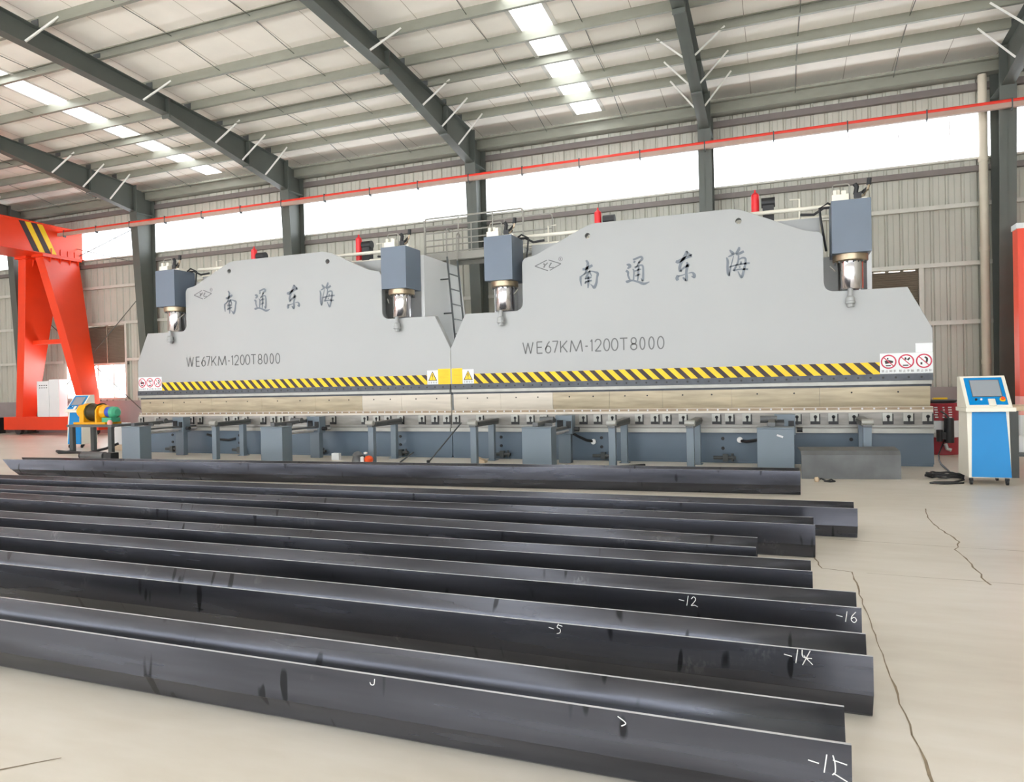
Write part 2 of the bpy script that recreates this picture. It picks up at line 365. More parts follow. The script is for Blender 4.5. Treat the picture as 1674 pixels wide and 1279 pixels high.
# strip window: one long translucent band
sw = MB(); ribbed(sw, X0, X1, 6.07, 7.06, WY + .005)
win = struct(sw.build('window_1', 'strip_window', fix=False))
MB().box(X0, X1, WY - .10, WY + .02, 6.03, 6.075).build('sill', 'girt', win)
MB().box(X0, X1, WY - .05, WY + .02, 7.05, 7.09).build('head', 'girt', win)
tr = MB()
for i in range(44):
    x = X0 + .6 + i * 1.0
    tr.box(x, x + .02, WY - .012, WY + .0, 6.07, 7.06)
tr.build('mullion', 'paper', win)
for n, (a, b) in enumerate(WIN):
    w_ = MB()
    for x in (a, b - .09): w_.box(x, x + .09, WY - .1, WY + .06, 1.2, 3.8)
    w_.box(a, b, WY - .08, WY + .06, 2.36, 2.43); w_.box(a, b, WY - .1, WY + .08, 1.17, 1.23)
    for x in (a + (b - a) * .28, a + (b - a) * .52, a + (b - a) * .77): w_.box(x - .025, x + .025, WY - .05, WY + .05, 1.23, 2.38)
    wf = struct(w_.build('window_%d' % (n + 2), 'girt'))
    p = MB(); p.box(a + .09, b - .09, WY + .01, WY + .018, 1.23, 2.37); p.build('pane', 'glass', wf)
    l = MB()
    for i in range(27):
        z = 2.44 + i * .049
        l.add([(a + .09, WY + .04, z + .05), (b - .09, WY + .04, z + .05), (b - .09, WY - .03, z), (a + .09, WY - .03, z), (a + .09, WY + .045, z + .045), (b - .09, WY + .045, z + .045), (b - .09, WY - .025, z - .005), (a + .09, WY - .025, z - .005)],
              [(0, 3, 2, 1), (4, 5, 6, 7), (3, 7, 6, 2)])
    for x in (a + (b - a) * .34, a + (b - a) * .67): l.box(x - .02, x + .02, WY - .04, WY + .05, 2.43, 3.75)
    l.box(a + .09, b - .09, WY + .046, WY + .056, 2.43, 3.80)  # backing sheet added to stop daylight between the blades
    l.build('louvre', 'louver', wf)

# roof: insulated deck with skylight strips
SKY = [(1.08, 1.76), (-11.09, -10.41), (-23.3, -22.6)]
BACKSKY = sorted(SKY)   # unseen strips behind the ridge, added for bright patches on the troughs
def deck_piece(mb, a, b, y0, y1):
    zz = [ztop(y0) + .2, ztop(y1) + .2]
    mb.add([(a, y0, zz[0]), (b, y0, zz[0]), (b, y1, zz[1]), (a, y1, zz[1]), (a, y0, zz[0] + .09), (b, y0, zz[0] + .09), (b, y1, zz[1] + .09), (a, y1, zz[1] + .09)],
           [(0, 1, 2, 3), (4, 7, 6, 5), (0, 4, 5, 1), (1, 5, 6, 2), (2, 6, 7, 3), (3, 7, 4, 0)])
dk = MB(); cur = X0 - .3
for a, b in sorted(SKY):
    deck_piece(dk, cur, a, 5.45, RIDGE); deck_piece(dk, a, b, 6.1, 5.45); cur = b
deck_piece(dk, cur, X1 + .3, 5.45, RIDGE)
cur = X0 - .3
for a, b in sorted(SKY): deck_piece(dk, cur, a, 6.1, 5.45); cur = b
deck_piece(dk, cur, X1 + .3, 6.1, 5.45)
cur = X0 - .3
for a, b in BACKSKY: deck_piece(dk, cur, a, RIDGE, OPEN); cur = b
deck_piece(dk, cur, X1 + .3, RIDGE, OPEN)
deck = struct(dk.build('ceiling', 'deck'))
sm_ = MB(); x = X0 + .5
while x < X1:
    if not any(a - .1 < x < b + .1 for a, b in SKY):
        for (y0, y1) in ((5.9, RIDGE),):
            z0, z1 = ztop(y0) + .196, ztop(y1) + .196
            sm_.add([(x, y0, z0), (x + .012, y0, z0), (x + .012, y1, z1), (x, y1, z1)], [(0, 1, 2, 3)])
    x += 1.0
sm_.build('insulation_seam', 'seam', deck)
for n, (a, b, y0, y1) in enumerate([q + (5.45, RIDGE) for q in SKY] + [q + (RIDGE, OPEN) for q in BACKSKY]):
    s_ = MB(); s_.add([(a, y0, ztop(y0) + .27), (b, y0, ztop(y0) + .27), (b, y1, ztop(y1) + .27), (a, y1, ztop(y1) + .27)], [(0, 1, 2, 3)])
    so = struct(s_.build('window_%d' % (n + 7), 'skylight'))
    f_ = MB()
    for xx in (a - .08, b - .012):
        f_.add([(xx, y0, ztop(y0) + .185), (xx + .092, y0, ztop(y0) + .185), (xx + .092, y1, ztop(y1) + .185), (xx, y1, ztop(y1) + .185), (xx, y0, ztop(y0) + .28), (xx + .092, y0, ztop(y0) + .28), (xx + .092, y1, ztop(y1) + .28), (xx, y1, ztop(y1) + .28)],
               [(0, 1, 2, 3), (4, 7, 6, 5), (0, 4, 5, 1), (1, 5, 6, 2), (2, 6, 7, 3), (3, 7, 4, 0)])
    f_.build('flashing', 'brace', so)

# purlins
ORD = ['first', 'second', 'third', 'fourth', 'fifth', 'sixth', 'seventh', 'eighth', 'ninth', 'tenth']
ROWS = [4.31, 3.41, 2.45, 1.39, .26, -1.08, -2.42, -3.76, -5.1]
def purlin(y, label, flip):
    p = MB(); z = ztop(y); s = -1 if flip else 1
    p.box(X0, X1, y - .003, y + .003, z, z + .2)
    for zz, l0, l1 in ((z, 0, .02), (z + .2, -.02, 0)):
        a, b = sorted((y, y + s * .07)); p.box(X0, X1, a, b, zz - .002, zz + .002)
        yy = y + s * .07; p.box(X0, X1, yy - .002, yy + .002, zz + l0, zz + l1)
    o = tag(p.build('roof_purlin', 'purlin'), label, 'purlin', 'roof purlins')
    return o
for i, y in enumerate(ROWS):
    purlin(y, 'galvanised roof purlin, %s out from the back wall eaves' % ORD[i], i in (2, 5))
for i, y in enumerate((-8.0, -10.5, -13.0, -15.5)): purlin(y, 'galvanised roof purlin beyond the ridge, %s from it' % ORD[i], False)
ev = MB(); ev.box(X0, X1, 5.42, 5.74, 7.76, 7.78); ev.box(X0, X1, 5.42, 5.44, 7.78, 8.0); ev.box(X0, X1, 5.30, 5.42, 7.98, 8.02)
tag(ev.build('eave_beam', 'purlin'), 'long grey eaves beam under the roof edge along the back wall', 'beam')
# sag rods tie the purlins together in each bay
for bx in COLX[:-1]:
    for dx in (2.0, 4.0):
        pts = [(bx + dx, 5.42, ztop(5.42) - .12)] + [(bx + dx + .02 * i, y, ztop(y) + (.13 if i % 2 else .07)) for i, y in enumerate(ROWS)]
        MB().tube(pts, .008, 6).build('sag_rod', 'frame', deck)

# portal frames: column + rafter with fly braces
WHERE = ['in the end bay by the dark end wall', 'beyond the orange crane, farthest in view', 'standing behind the orange crane leg', 'behind the press nearer the crane', 'between the two presses', 'behind the press nearer the drum', 'beside the beige downpipe', 'past the beige downpipe by the end wall']
def dep(z): return .30 + .0575 * min(z, 7.3)
def frame(x, wh):
    c = MB(); f = .15
    c.box(x - f, x + f, 5.66, 5.68, 0, 8.02)                                     # outer flange
    c.prism([(5.67, 0), (5.67 - dep(0), 0), (5.67 - dep(7.3), 7.3), (4.97, 8.03), (5.67, 7.98)], 0, x - .006, x + .006)   # web
    c.prism([(5.67 - dep(0), 0), (5.67 - dep(0) + .016, 0), (5.67 - dep(7.3) + .016, 7.3), (5.67 - dep(7.3) - .0, 7.3)], 0, x - f, x + f)
    c.box(x - f, x + f, 4.96, 4.985, 7.22, 8.12)                                 # end plate
    c.box(x - f, x + f, 4.97, 5.67, 7.24, 7.26)                                  # stiffener
    c.box(x - .2, x + .2, 5.25, 5.75, 0, .03)
    tag(c.build('steel_column', 'frame'), 'dark grey H section column ' + wh, 'column', 'portal frame columns')
    t = thing('roof_rafter', 'dark grey roof rafter on the column ' + wh, 'rafter', (x, 5, 8), 0, 'portal frame rafters')
    lo = [(4.96, 7.26), (.72, 7.985), (RIDGE, 8.34), (-13.1, 7.985), (-17.4, 7.26)]
    hi = [(4.96, ztop(4.96)), (.72, ztop(.72)), (RIDGE, ztop(RIDGE)), (-13.1, ztop(-13.1)), (-17.4, ztop(-17.4))]
    L = lambda p: (p[0] - 5, p[1] - 8)
    b = MB()
    for i in range(4):
        l0, l1, h0, h1 = L(lo[i]), L(lo[i + 1]), L(hi[i]), L(hi[i + 1])
        b.prism([l0, l1, h1, h0], 0, -.005, .005)
        b.prism([l0, l1, (l1[0], l1[1] + .014), (l0[0], l0[1] + .014)], 0, -.115, .115)
        b.prism([h0, h1, (h1[0], h1[1] - .014), (h0[0], h0[1] - .014)], 0, -.115, .115)
    b.build('web_and_flanges', 'frame', t)
    for y, za, zb in ((.72, 7.9, ztop(.72)), (3.41, 7.5, ztop(3.41))):
        MB().box(-.115, .115, y - 5 - .02, y - 5 + .02, za - 8, zb - 8).build('splice_plate', 'frame', t)
    def zlo(y):
        return lo[0][1] + (lo[1][1] - lo[0][1]) * (4.96 - y) / (4.96 - .72) if y > .72 else lo[1][1] + (8.34 - lo[1][1]) * (.72 - y) / (.72 - RIDGE)
    for y in (4.31, 3.41, 2.45, .26, -2.42):
        for s in (-1, 1):
            MB().bar((s * .11, y - .28 - 5, zlo(y - .28) - 8 + .02), (s * .66, y - 5, ztop(y) - 8 + .09), .035, .035).build('fly_brace', 'brace', t)
    for y in ROWS: MB().box(-.1, .1, y - 5 - .014, y - 5 - .005, ztop(y) - 8, ztop(y) - 8 + .16).build('purlin_cleat', 'darkgrey', t)
for x, wh in zip(COLX, WHERE): frame(x, wh)

# red conduit on its tray, hung off the columns
CX0, CX1 = X0 + .1, X1 - .1
t = thing('conduit_run', 'red conduit on a dusty pink tray hung along the columns below the eaves', 'conduit', (0, 4.82, 6.8))
MB().tube([(CX0, 0, .075), (CX1, 0, .085)], .038, 8).build('red_conduit', 'red_pipe', t)
MB().box(CX0, CX1, -.045, .045, -.055, .045).build('cable_tray', 'tan', t)
for x in COLX[1:-1]:
    for s in (-1, 1):
        MB().bar((x + s * .16, .45, .20), (x + s * .72, .02, .06), .05, .05).build('bracket', 'brace', t)
cp = MB()
x = X0 + .5
while x < X1: cp.box(x - .012, x + .012, -.05, .05, -.11, .125); x += 1.5
cp.build('pipe_clips', 'darkgrey', t)
# downpipe
t = thing('downpipe', 'beige plastic rainwater downpipe in front of the back wall', 'pipe', (9.96, 5.52, 0))
MB().tube([(0, 0, .02), (0, 0, 7.74)], .085, 16).build('pipe', 'beige', t)
for z in (1.6, 4.0, 5.9): MB().cyl((0, 0, z), .095, .10, 2, 16).build('collar', 'beige', t)
MB().bar((0, .1, 5.98), (0, .30, 5.98), .04, .04).build('bracket', 'girt', t)
# wall bracing rods
for a, b, lab in (((-13.95, 7.03), (-19.4, 5.55), 'thin diagonal bracing rod across the strip window beside the crane'),
                  ((-19.4, 7.05), (-13.95, 5.66), 'thin diagonal bracing rod falling to the column below the strip window'),
                  ((-13.95, 4.82), (-19.4, .4), 'thin diagonal bracing rod rising to the column over the louvres'),
                  ((-18.6, 4.0), (-14.1, .75), 'thin diagonal bracing rod crossing the clear window panes')):
    yb = 5.50 if 'falling' in lab or 'crossing' in lab else 5.57
    tag(MB().tube([(a[0], yb, a[1]), (b[0], yb, b[1])], .014, 6).build('bracing_rod', 'frame'), lab, 'rod', 'wall bracing rods')
GLYPHS = {'n':[[(-1.313,3.536,0.025),(-1.281,3.484,0.038),(-1.288,3.432,0.041),(-1.31,3.364,0.039),(-1.326,3.319,0.025)],[(-1.381,3.379,0.034),(-1.325,3.386,0.041),(-1.258,3.412,0.041),(-1.198,3.439,0.034)],[(-1.322,3.325,0.023),(-1.363,3.287,0.02),(-1.411,3.258,0.023)],[(-1.417,3.262,0.03),(-1.421,3.187,0.03),(-1.407,3.09,0.014)],[(-1.363,3.285,0.016),(-1.272,3.329,0.02),(-1.218,3.334,0.018),(-1.154,3.315,0.025),(-1.107,3.285,0.038),(-1.123,3.211,0.031),(-1.136,3.12,0.036),(-1.173,3.047,0.045),(-1.206,3.073,0.023),(-1.241,3.11,0.009)],[(-1.242,3.347,0.029),(-1.285,3.293,0.029),(-1.316,3.243,0.027),(-1.335,3.204,0.023)],[(-1.251,3.336,0.018),(-1.22,3.247,0.018)],[(-1.334,3.209,0.023),(-1.274,3.222,0.025),(-1.221,3.23,0.025)],[(-1.336,3.146,0.023),(-1.276,3.164,0.025),(-1.216,3.172,0.025)],[(-1.28,3.257,0.029),(-1.28,3.13,0.034),(-1.288,3.043,0.016)],[(-1.336,3.122,0.03),(-1.321,3.179,0.02)]],'t':[[(-0.594,3.401,0.017),(-0.552,3.39,0.043),(-0.536,3.36,0.039),(-0.582,3.33,0.022)],[(-0.608,3.298,0.033),(-0.572,3.267,0.033),(-0.573,3.216,0.026),(-0.557,3.169,0.026),(-0.535,3.122,0.017)],[(-0.6,3.127,0.02),(-0.587,3.105,0.041),(-0.506,3.12,0.026),(-0.405,3.09,0.028),(-0.304,3.049,0.038),(-0.207,3.075,0.011)],[(-0.482,3.475,0.026),(-0.408,3.497,0.028),(-0.345,3.514,0.03),(-0.323,3.478,0.036),(-0.364,3.442,0.026),(-0.387,3.405,0.026)],[(-0.472,3.423,0.032),(-0.443,3.449,0.022)],[(-0.369,3.437,0.026),(-0.41,3.361,0.024),(-0.451,3.325,0.019)],[(-0.491,3.317,0.015),(-0.469,3.276,0.022),(-0.478,3.129,0.022)],[(-0.456,3.343,0.015),(-0.388,3.365,0.019),(-0.325,3.366,0.026),(-0.31,3.297,0.028),(-0.319,3.106,0.032),(-0.352,3.154,0.009)],[(-0.458,3.275,0.019),(-0.389,3.298,0.026),(-0.344,3.3,0.017)],[(-0.448,3.189,0.022),(-0.402,3.208,0.024),(-0.362,3.217,0.019)],[(-0.388,3.36,0.024),(-0.396,3.225,0.028),(-0.41,3.107,0.019)]],'d':[[(0.241,3.387,0.031),(0.285,3.378,0.052),(0.361,3.415,0.041),(0.448,3.447,0.037),(0.508,3.458,0.041)],[(0.423,3.548,0.027),(0.411,3.494,0.045),(0.372,3.431,0.041),(0.327,3.346,0.041),(0.304,3.271,0.041),(0.314,3.204,0.035)],[(0.423,3.548,0.016),(0.46,3.495,0.027),(0.502,3.464,0.035)],[(0.314,3.215,0.027),(0.369,3.266,0.027),(0.446,3.304,0.041),(0.467,3.307,0.029)],[(0.425,3.36,0.025),(0.429,3.294,0.037),(0.411,3.185,0.035),(0.415,3.097,0.041),(0.403,3.042,0.031)],[(0.275,3.151,0.031),(0.257,3.103,0.046),(0.27,3.063,0.035)],[(0.274,3.135,0.023),(0.345,3.146,0.016),(0.389,3.159,0.014)],[(0.403,3.053,0.031),(0.366,3.095,0.025),(0.356,3.112,0.01)],[(0.443,3.172,0.01),(0.508,3.178,0.02),(0.539,3.142,0.041),(0.541,3.098,0.035),(0.496,3.118,0.014)]],'h':[[(1.115,3.503,0.016),(1.15,3.457,0.039),(1.176,3.433,0.029),(1.123,3.405,0.024),(1.087,3.392,0.01)],[(1.064,3.384,0.016),(1.08,3.317,0.033),(1.076,3.21,0.033),(1.085,3.122,0.039),(1.102,3.078,0.024)],[(1.102,3.078,0.02),(1.119,3.184,0.022),(1.142,3.28,0.014),(1.175,3.401,0.01)],[(1.265,3.538,0.023),(1.254,3.491,0.039),(1.217,3.44,0.029),(1.206,3.425,0.02)],[(1.216,3.419,0.029),(1.278,3.435,0.035),(1.335,3.462,0.033)],[(1.252,3.405,0.018),(1.245,3.314,0.025),(1.213,3.231,0.025),(1.165,3.154,0.027)],[(1.256,3.335,0.018),(1.313,3.357,0.023),(1.358,3.337,0.027),(1.352,3.252,0.029),(1.324,3.136,0.031),(1.297,3.042,0.033),(1.267,3.076,0.023),(1.237,3.143,0.01)],[(1.11,3.228,0.016),(1.213,3.247,0.02),(1.326,3.259,0.025),(1.423,3.262,0.023)],[(1.171,3.159,0.023),(1.263,3.173,0.021),(1.396,3.163,0.027)],[(1.291,3.3,0.023),(1.285,3.247,0.017)],[(1.254,3.206,0.025),(1.28,3.215,0.019)]],'logo':[[(-2.268,3.507,0.016),(-2.036,3.599,0.016)],[(-2.007,3.599,0.016),(-1.774,3.511,0.016)],[(-1.774,3.511,0.016),(-1.986,3.41,0.016)],[(-2.023,3.406,0.016),(-2.268,3.507,0.016)],[(-2.103,3.545,0.021),(-2.075,3.512,0.021),(-2.024,3.551,0.016)],[(-2.075,3.512,0.021),(-2.101,3.468,0.024)],[(-1.954,3.545,0.025),(-1.997,3.467,0.017),(-1.91,3.46,0.014)],[(-1.746,3.595,0.007),(-1.751,3.578,0.007),(-1.764,3.566,0.007),(-1.782,3.563,0.007),(-1.8,3.569,0.007),(-1.813,3.583,0.007),(-1.818,3.601,0.007),(-1.812,3.617,0.007),(-1.799,3.629,0.007),(-1.781,3.632,0.007),(-1.763,3.626,0.007),(-1.75,3.612,0.007),(-1.746,3.595,0.007)],[(-1.793,3.581,0.007),(-1.792,3.614,0.007),(-1.772,3.606,0.007),(-1.79,3.597,0.007),(-1.772,3.58,0.007)]]}
MODEL_TEXT = [('W', -2.541, -2.328), ('E', -2.268, -2.151), ('6', -2.107, -1.991), ('7', -1.976, -1.855), ('K', -1.823, -1.683), ('M', -1.646, -1.406), ('-', -1.367, -1.306), ('1', -1.272, -1.222), ('2', -1.189, -1.065), ('0', -1.032, -0.914), ('0', -0.895, -0.767), ('T', -0.746, -0.598), ('8', -0.558, -0.438), ('0', -0.398, -0.298), ('0', -0.245, -0.141), ('0', -0.097, 0.025)]
# pen strokes of the model number on a unit box
def _o(cx, cy, rx, ry, a0, a1, n=10): return [(cx + rx * math.cos(math.radians(a0 + (a1 - a0) * i / n)), cy + ry * math.sin(math.radians(a0 + (a1 - a0) * i / n))) for i in range(n + 1)]
PEN = {'W': [[(0, 1), (.25, 0)], [(.25, 0), (.5, .95)], [(.5, .95), (.75, 0)], [(.75, 0), (1, 1)]],
       'E': [[(0, 0), (0, 1)], [(0, 1), (1, 1)], [(0, .52), (.9, .52)], [(0, 0), (1, 0)]],
       '6': [[(.8, 1), (.45, .8), (.1, .45), (0, .28)], _o(.5, .3, .5, .3, 0, 360)],
       '7': [[(0, 1), (1, 1)], [(1, 1), (.35, 0)]],
       'K': [[(0, 0), (0, 1)], [(1, 1), (0, .35)], [(.3, .55), (1, 0)]],
       'M': [[(0, 0), (.12, 1)], [(.12, 1), (.5, .05)], [(.5, .05), (.88, 1)], [(.88, 1), (1, 0)]],
       '-': [[(0, .45), (1, .45)]],
       '1': [[(.8, 0), (.8, 1)], [(.8, 1), (.1, .82)]],
       '2': [_o(.5, .72, .48, .28, 170, -30, 8) + [(.5, .28), (0, 0)], [(0, 0), (1, 0)]],
       '0': [_o(.5, .5, .5, .5, 0, 360, 18)],
       'T': [[(0, 1), (1, 1)], [(.5, 1), (.5, 0)]],
       '8': [_o(.5, .74, .42, .26, 0, 360, 14), _o(.5, .25, .5, .25, 0, 360, 14)]}
LET_Z0, LET_Z1 = 1.918, 2.14

def prohibition_signs(parent, x0):
    """three round no-hands signs on one white sticker"""
    W3 = .71
    o = MB().box(x0, x0 + W3, -.004, .001, 1.412, 1.72).build('prohibition_sticker', 'paper', parent)
    for k, cap in enumerate(('禁止伸手', '禁止手触', '禁止拆卸')):
        cx = x0 + W3 * (k + .5) / 3; cz = 1.592; r = MB()
        r.ribbon([(cx + .098 * math.cos(a * PI / 12), cz + .098 * math.sin(a * PI / 12), .02) for a in range(25)], -.0065)
        r.ribbon([(cx - .068, cz + .068, .014), (cx, cz, .014), (cx + .068, cz - .068, .014)], -.0065)
        r.build('red_ring', 'sign_red', o)
        i = MB()
        if k == 0:
            i.ribbon([(cx - .05, cz - .01, .05), (cx + .0, cz + .0, .05), (cx + .06, cz - .005, .03)], -.0055); i.ribbon([(cx - .012, cz + .06, .02), (cx - .012, cz + .035, .02)], -.0055); i.ribbon([(cx - .04, cz - .06, .018), (cx + .03, cz - .06, .018)], -.0055)
        elif k == 1:
            i.ribbon([(cx - .012, cz + .06, .02), (cx - .005, cz + .025, .03)], -.0055); i.ribbon([(cx + .05, cz + .055, .022), (cx + .02, cz + .02, .03)], -.0055); i.ribbon([(cx - .045, cz - .06, .018), (cx + .03, cz - .06, .018)], -.0055)
        else:
            i.ribbon([(cx + .01, cz + .06, .02), (cx + .04, cz + .03, .03), (cx + .03, cz - .03, .025)], -.0055); i.ribbon([(cx - .04, cz + .05, .012), (cx - .03, cz + .02, .012)], -.0055); i.ribbon([(cx - .035, cz - .02, .025), (cx - .035, cz - .055, .025)], -.0055)
        i.build('pictogram', 'ink', o)
        t_ = MB(); text_strips(t_, ' '.join(cap), cx, 1.432, .042, -.0055); t_.build('caption', 'ink', o)
def warning_sticker(parent, cx):
    o = MB().box(cx - .115, cx + .115, -.004, .001, 1.405, 1.675).build('warning_sticker', 'paper', parent)
    t = MB(); t.mat(0).add([(cx - .095, -.0052, 1.475), (cx + .095, -.0052, 1.475), (cx, -.0052, 1.66)], [(0, 1, 2)])
    t.mat(1).add([(cx - .074, -.0062, 1.487), (cx + .074, -.0062, 1.487), (cx, -.0062, 1.635)], [(0, 1, 2)])
    t.mat(0).ribbon([(cx, 1.60, .022), (cx, 1.535, .012)], -.0072); t.ribbon([(cx, 1.518, .014), (cx, 1.502, .014)], -.0072)
    t.build('warning_triangle', ['ink', 'yellow'], o)
    c = MB(); text_strips(c, '注 意 安 全', cx, 1.425, .04, -.0055); c.build('caption', 'ink', o)
def yellow_notice(parent, x0, x1):
    o = MB().box(x0, x1, -.004, .001, 1.40, 1.70).build('yellow_notice', 'yellow', parent)
    t = MB(); z = 1.665
    while z > 1.42: t.ribbon([(x0 + .04, z, .004), (x1 - .04, z, .004)], -.0055); z -= .026
    t.build('printed_lines', pm_line, o)
pm_line = pm('faded print', (196, 150, 10), .6)

def hazard(parent, x0, x1):
    z0, z1 = 1.405, 1.588; h = MB(); h.mat(0).box(x0, x1, -.004, .001, z0, z1)
    p, wd, sk = .2105, .098, .185; x = x0 - .3; h.mat(1)
    while x < x1:
        pts = [(x, z1), (x + wd, z1), (x + wd + sk, z0), (x + sk, z0)]      # slants down to +x
        q = []
        for i in range(4):                                                # clip to the band ends
            a, b = pts[i], pts[(i + 1) % 4]
            for lim, s in ((x0, 1), (x1, -1)): pass
            q.append(a)
        def clip(poly, lim, s):
            out = []
            for i in range(len(poly)):
                a, b = poly[i], poly[(i + 1) % len(poly)]; da, db = s * (a[0] - lim), s * (b[0] - lim)
                if da >= 0: out.append(a)
                if da * db < 0:
                    t = da / (da - db); out.append((a[0] + (b[0] - a[0]) * t, a[1] + (b[1] - a[1]) * t))
            return out
        q = clip(q, x0, 1)
        if q: q = clip(q, x1, -1)
        if len(q) > 2: h.add([(a, -.0055, b) for a, b in q], [tuple(range(len(q)))])
        x += p
    h.build('hazard_stripe', ['yellow', 'ink'], parent)

def ram_mesh():
    """upper beam plate cut from one sheet, two lifting holes"""
    P = [(-4, 1.30), (-4, 2.08), (-3.68, 2.72)]
    P += [(-2.66, 2.72)] + [(-2.66 + .14 * math.sin(a), 2.86 - .14 * math.cos(a)) for a in (.4, .8, 1.2, 1.57)]
    P += [(-2.52, 3.54)] + [(-2.40 - .12 * math.cos(a), 3.56 + .13 * math.sin(a)) for a in (.3, .7, 1.05)]
    P += [(-2.25, 3.71), (-1.42, 4.09), (-1.28, 4.15), (-1.15, 4.175)]
    Q = [(-x, z) for x, z in P][::-1]
    out = P + Q
    cu = bpy.data.curves.new('ram', 'CURVE'); cu.dimensions = '2D'; cu.fill_mode = 'BOTH'; cu.extrude = .066; cu.bevel_depth = .004; cu.bevel_resolution = 1; cu.offset = -.004
    def spl(pts):
        s = cu.splines.new('POLY'); s.points.add(len(pts) - 1); s.use_cyclic_u = True
        for p, c in zip(s.points, pts): p.co = (c[0], c[1], 0, 1)
    spl(out)
    for hx in (-1.28, 1.26): spl([(hx + .048 * math.cos(-a * PI / 8), 3.965 + .048 * math.sin(-a * PI / 8)) for a in range(16)])
    o = bpy.data.objects.new('ram', cu); COL.objects.link(o); bpy.context.view_layer.update()
    me = bpy.data.meshes.new_from_object(o.evaluated_get(bpy.context.evaluated_depsgraph_get()))
    me.transform(Matrix(((1, 0, 0, 0), (0, 0, -1, .07), (0, 1, 0, 0), (0, 0, 0, 1))))
    bpy.data.objects.remove(o); bpy.data.curves.remove(cu)
    me.materials.clear(); me.materials.append(M['white_paint']); me.name = 'ram'
    return me
RAM = ram_mesh()
KEYX = [-3.98, -3.41, -2.71, -2.41, -2.15, -1.42, -1.16, -.9, -.43, -.16, .04, .31, .85, 1.06, 1.33, 2.08, 2.35, 2.61, 2.9, 3.37, 3.65, 3.93]
KEYX[0] = -3.9; KEYX[-1] = 3.9

def cylinder(parent, cx, side):
    h = MB().box(cx - .275, cx + .275, -.20, .40, 3.275, 4.085).build('cylinder_housing', 'cyl_grey', parent, bevel=.006)
    f = MB().lathe([(0, 3.275), (.255, 3.275), (.255, 3.185), (.235, 3.17), (0, 3.17)], (cx, .10, 0), 2, 40).build('gland_flange', 'flange', h)
    bl = MB()
    for a in range(12): bl.cyl((cx + .22 * math.cos(a * PI / 6 + .2), .10 + .22 * math.sin(a * PI / 6 + .2), 3.15), .016, .03, 2, 8)
    bl.build('flange_bolts', 'darkgrey', f)
    MB().lathe([(0, 3.18), (.182, 3.18), (.182, 2.755), (.170, 2.735), (0, 2.735)], (cx, .10, 0), 2, 48).build('piston_rod', 'chrome', h)
    c = MB(); c.lathe([(0, 2.74), (.035, 2.74), (.035, 2.63), (.062, 2.60), (.062, 2.55), (.07, 2.54), (.07, 2.51), (.05, 2.50), (.05, 2.455), (0, 2.455)], (cx - .02, -.072, 0), 2, 16)
    c.build('rod_connector', 'white_paint', h)
    v = MB(); v.box(cx - .26, cx - .02, -.1, .18, 4.085, 4.2); v.box(cx - .24, cx - .19, -.06, .0, 4.2, 4.28); v.box(cx - .12, cx - .05, -.04, .1, 4.2, 4.27); v.cyl((cx - .16, .05, 4.2), .03, .1, 2, 12)
    v.box(cx + .05, cx + .24, -.02, .2, 4.085, 4.14)
    v.build('valve_block', 'cream', h, bevel=.004)
    q = MB()
    q.tube([(cx - .0, .02, 4.085), (cx - .0, .02, 4.34)] + arc((cx - .04, .02, 4.34), .04, 0, 90, 4) + [(cx - .20, .02, 4.38)] + arc((cx - .2, .02, 4.34), .04, 90, 180, 4) + [(cx - .24, .02, 4.24)], .011, 8)
    q.build('steel_pipe', 'rail_grey', h)
    b = MB(); b.box(cx + .06, cx + .16, -.05, .05, 4.13, 4.21); b.tube([(cx + .08, 0, 4.2), (cx + .10, 0, 4.31), (cx + .07, 0, 4.36)], .035, 10)
    b.tube([(cx + .1, 0, 4.2), (cx + .17, .0, 4.22), (cx + .22, 0, 4.28), (cx + .2, 0, 4.18)], .02, 8)
    b.build('solenoid', 'black', h)
    g = MB(); g.tube([(cx + .12, -.02, 4.15), (cx + .2, -.02, 4.17), (cx + .25, -.02, 4.25), (cx + .27, -.02, 4.33)], .018, 8); g.mat(1).tube([(cx + .265, -.02, 4.32), (cx + .275, -.02, 4.42)], .035, 10)
    g.build('hose_fitting', ['flange', 'black'], h)
    hs = MB(); d = -side
    hs.tube([(cx + d * .2, .25, 4.1), (cx + d * .3, .25, 4.16), (cx + d * .42, .3, 4.1), (cx + d * .40, .3, 3.9), (cx + d * .36, .28, 3.6), (cx + d * .33, .28, 3.4)], .018, 8)
    hs.tube([(cx + d * .22, .3, 4.1), (cx + d * .36, .3, 4.1), (cx + d * .5, .35, 4.02), (cx + d * .7, .4, 4.05)], .022, 8)
    hs.build('pressure_hose', 'black', h)
    MB().tube([(cx + d * .29, .05, 3.12), (cx + d * .22, -.02, 3.02)], .012, 6).build('oil_nipple', 'rail_grey', h)

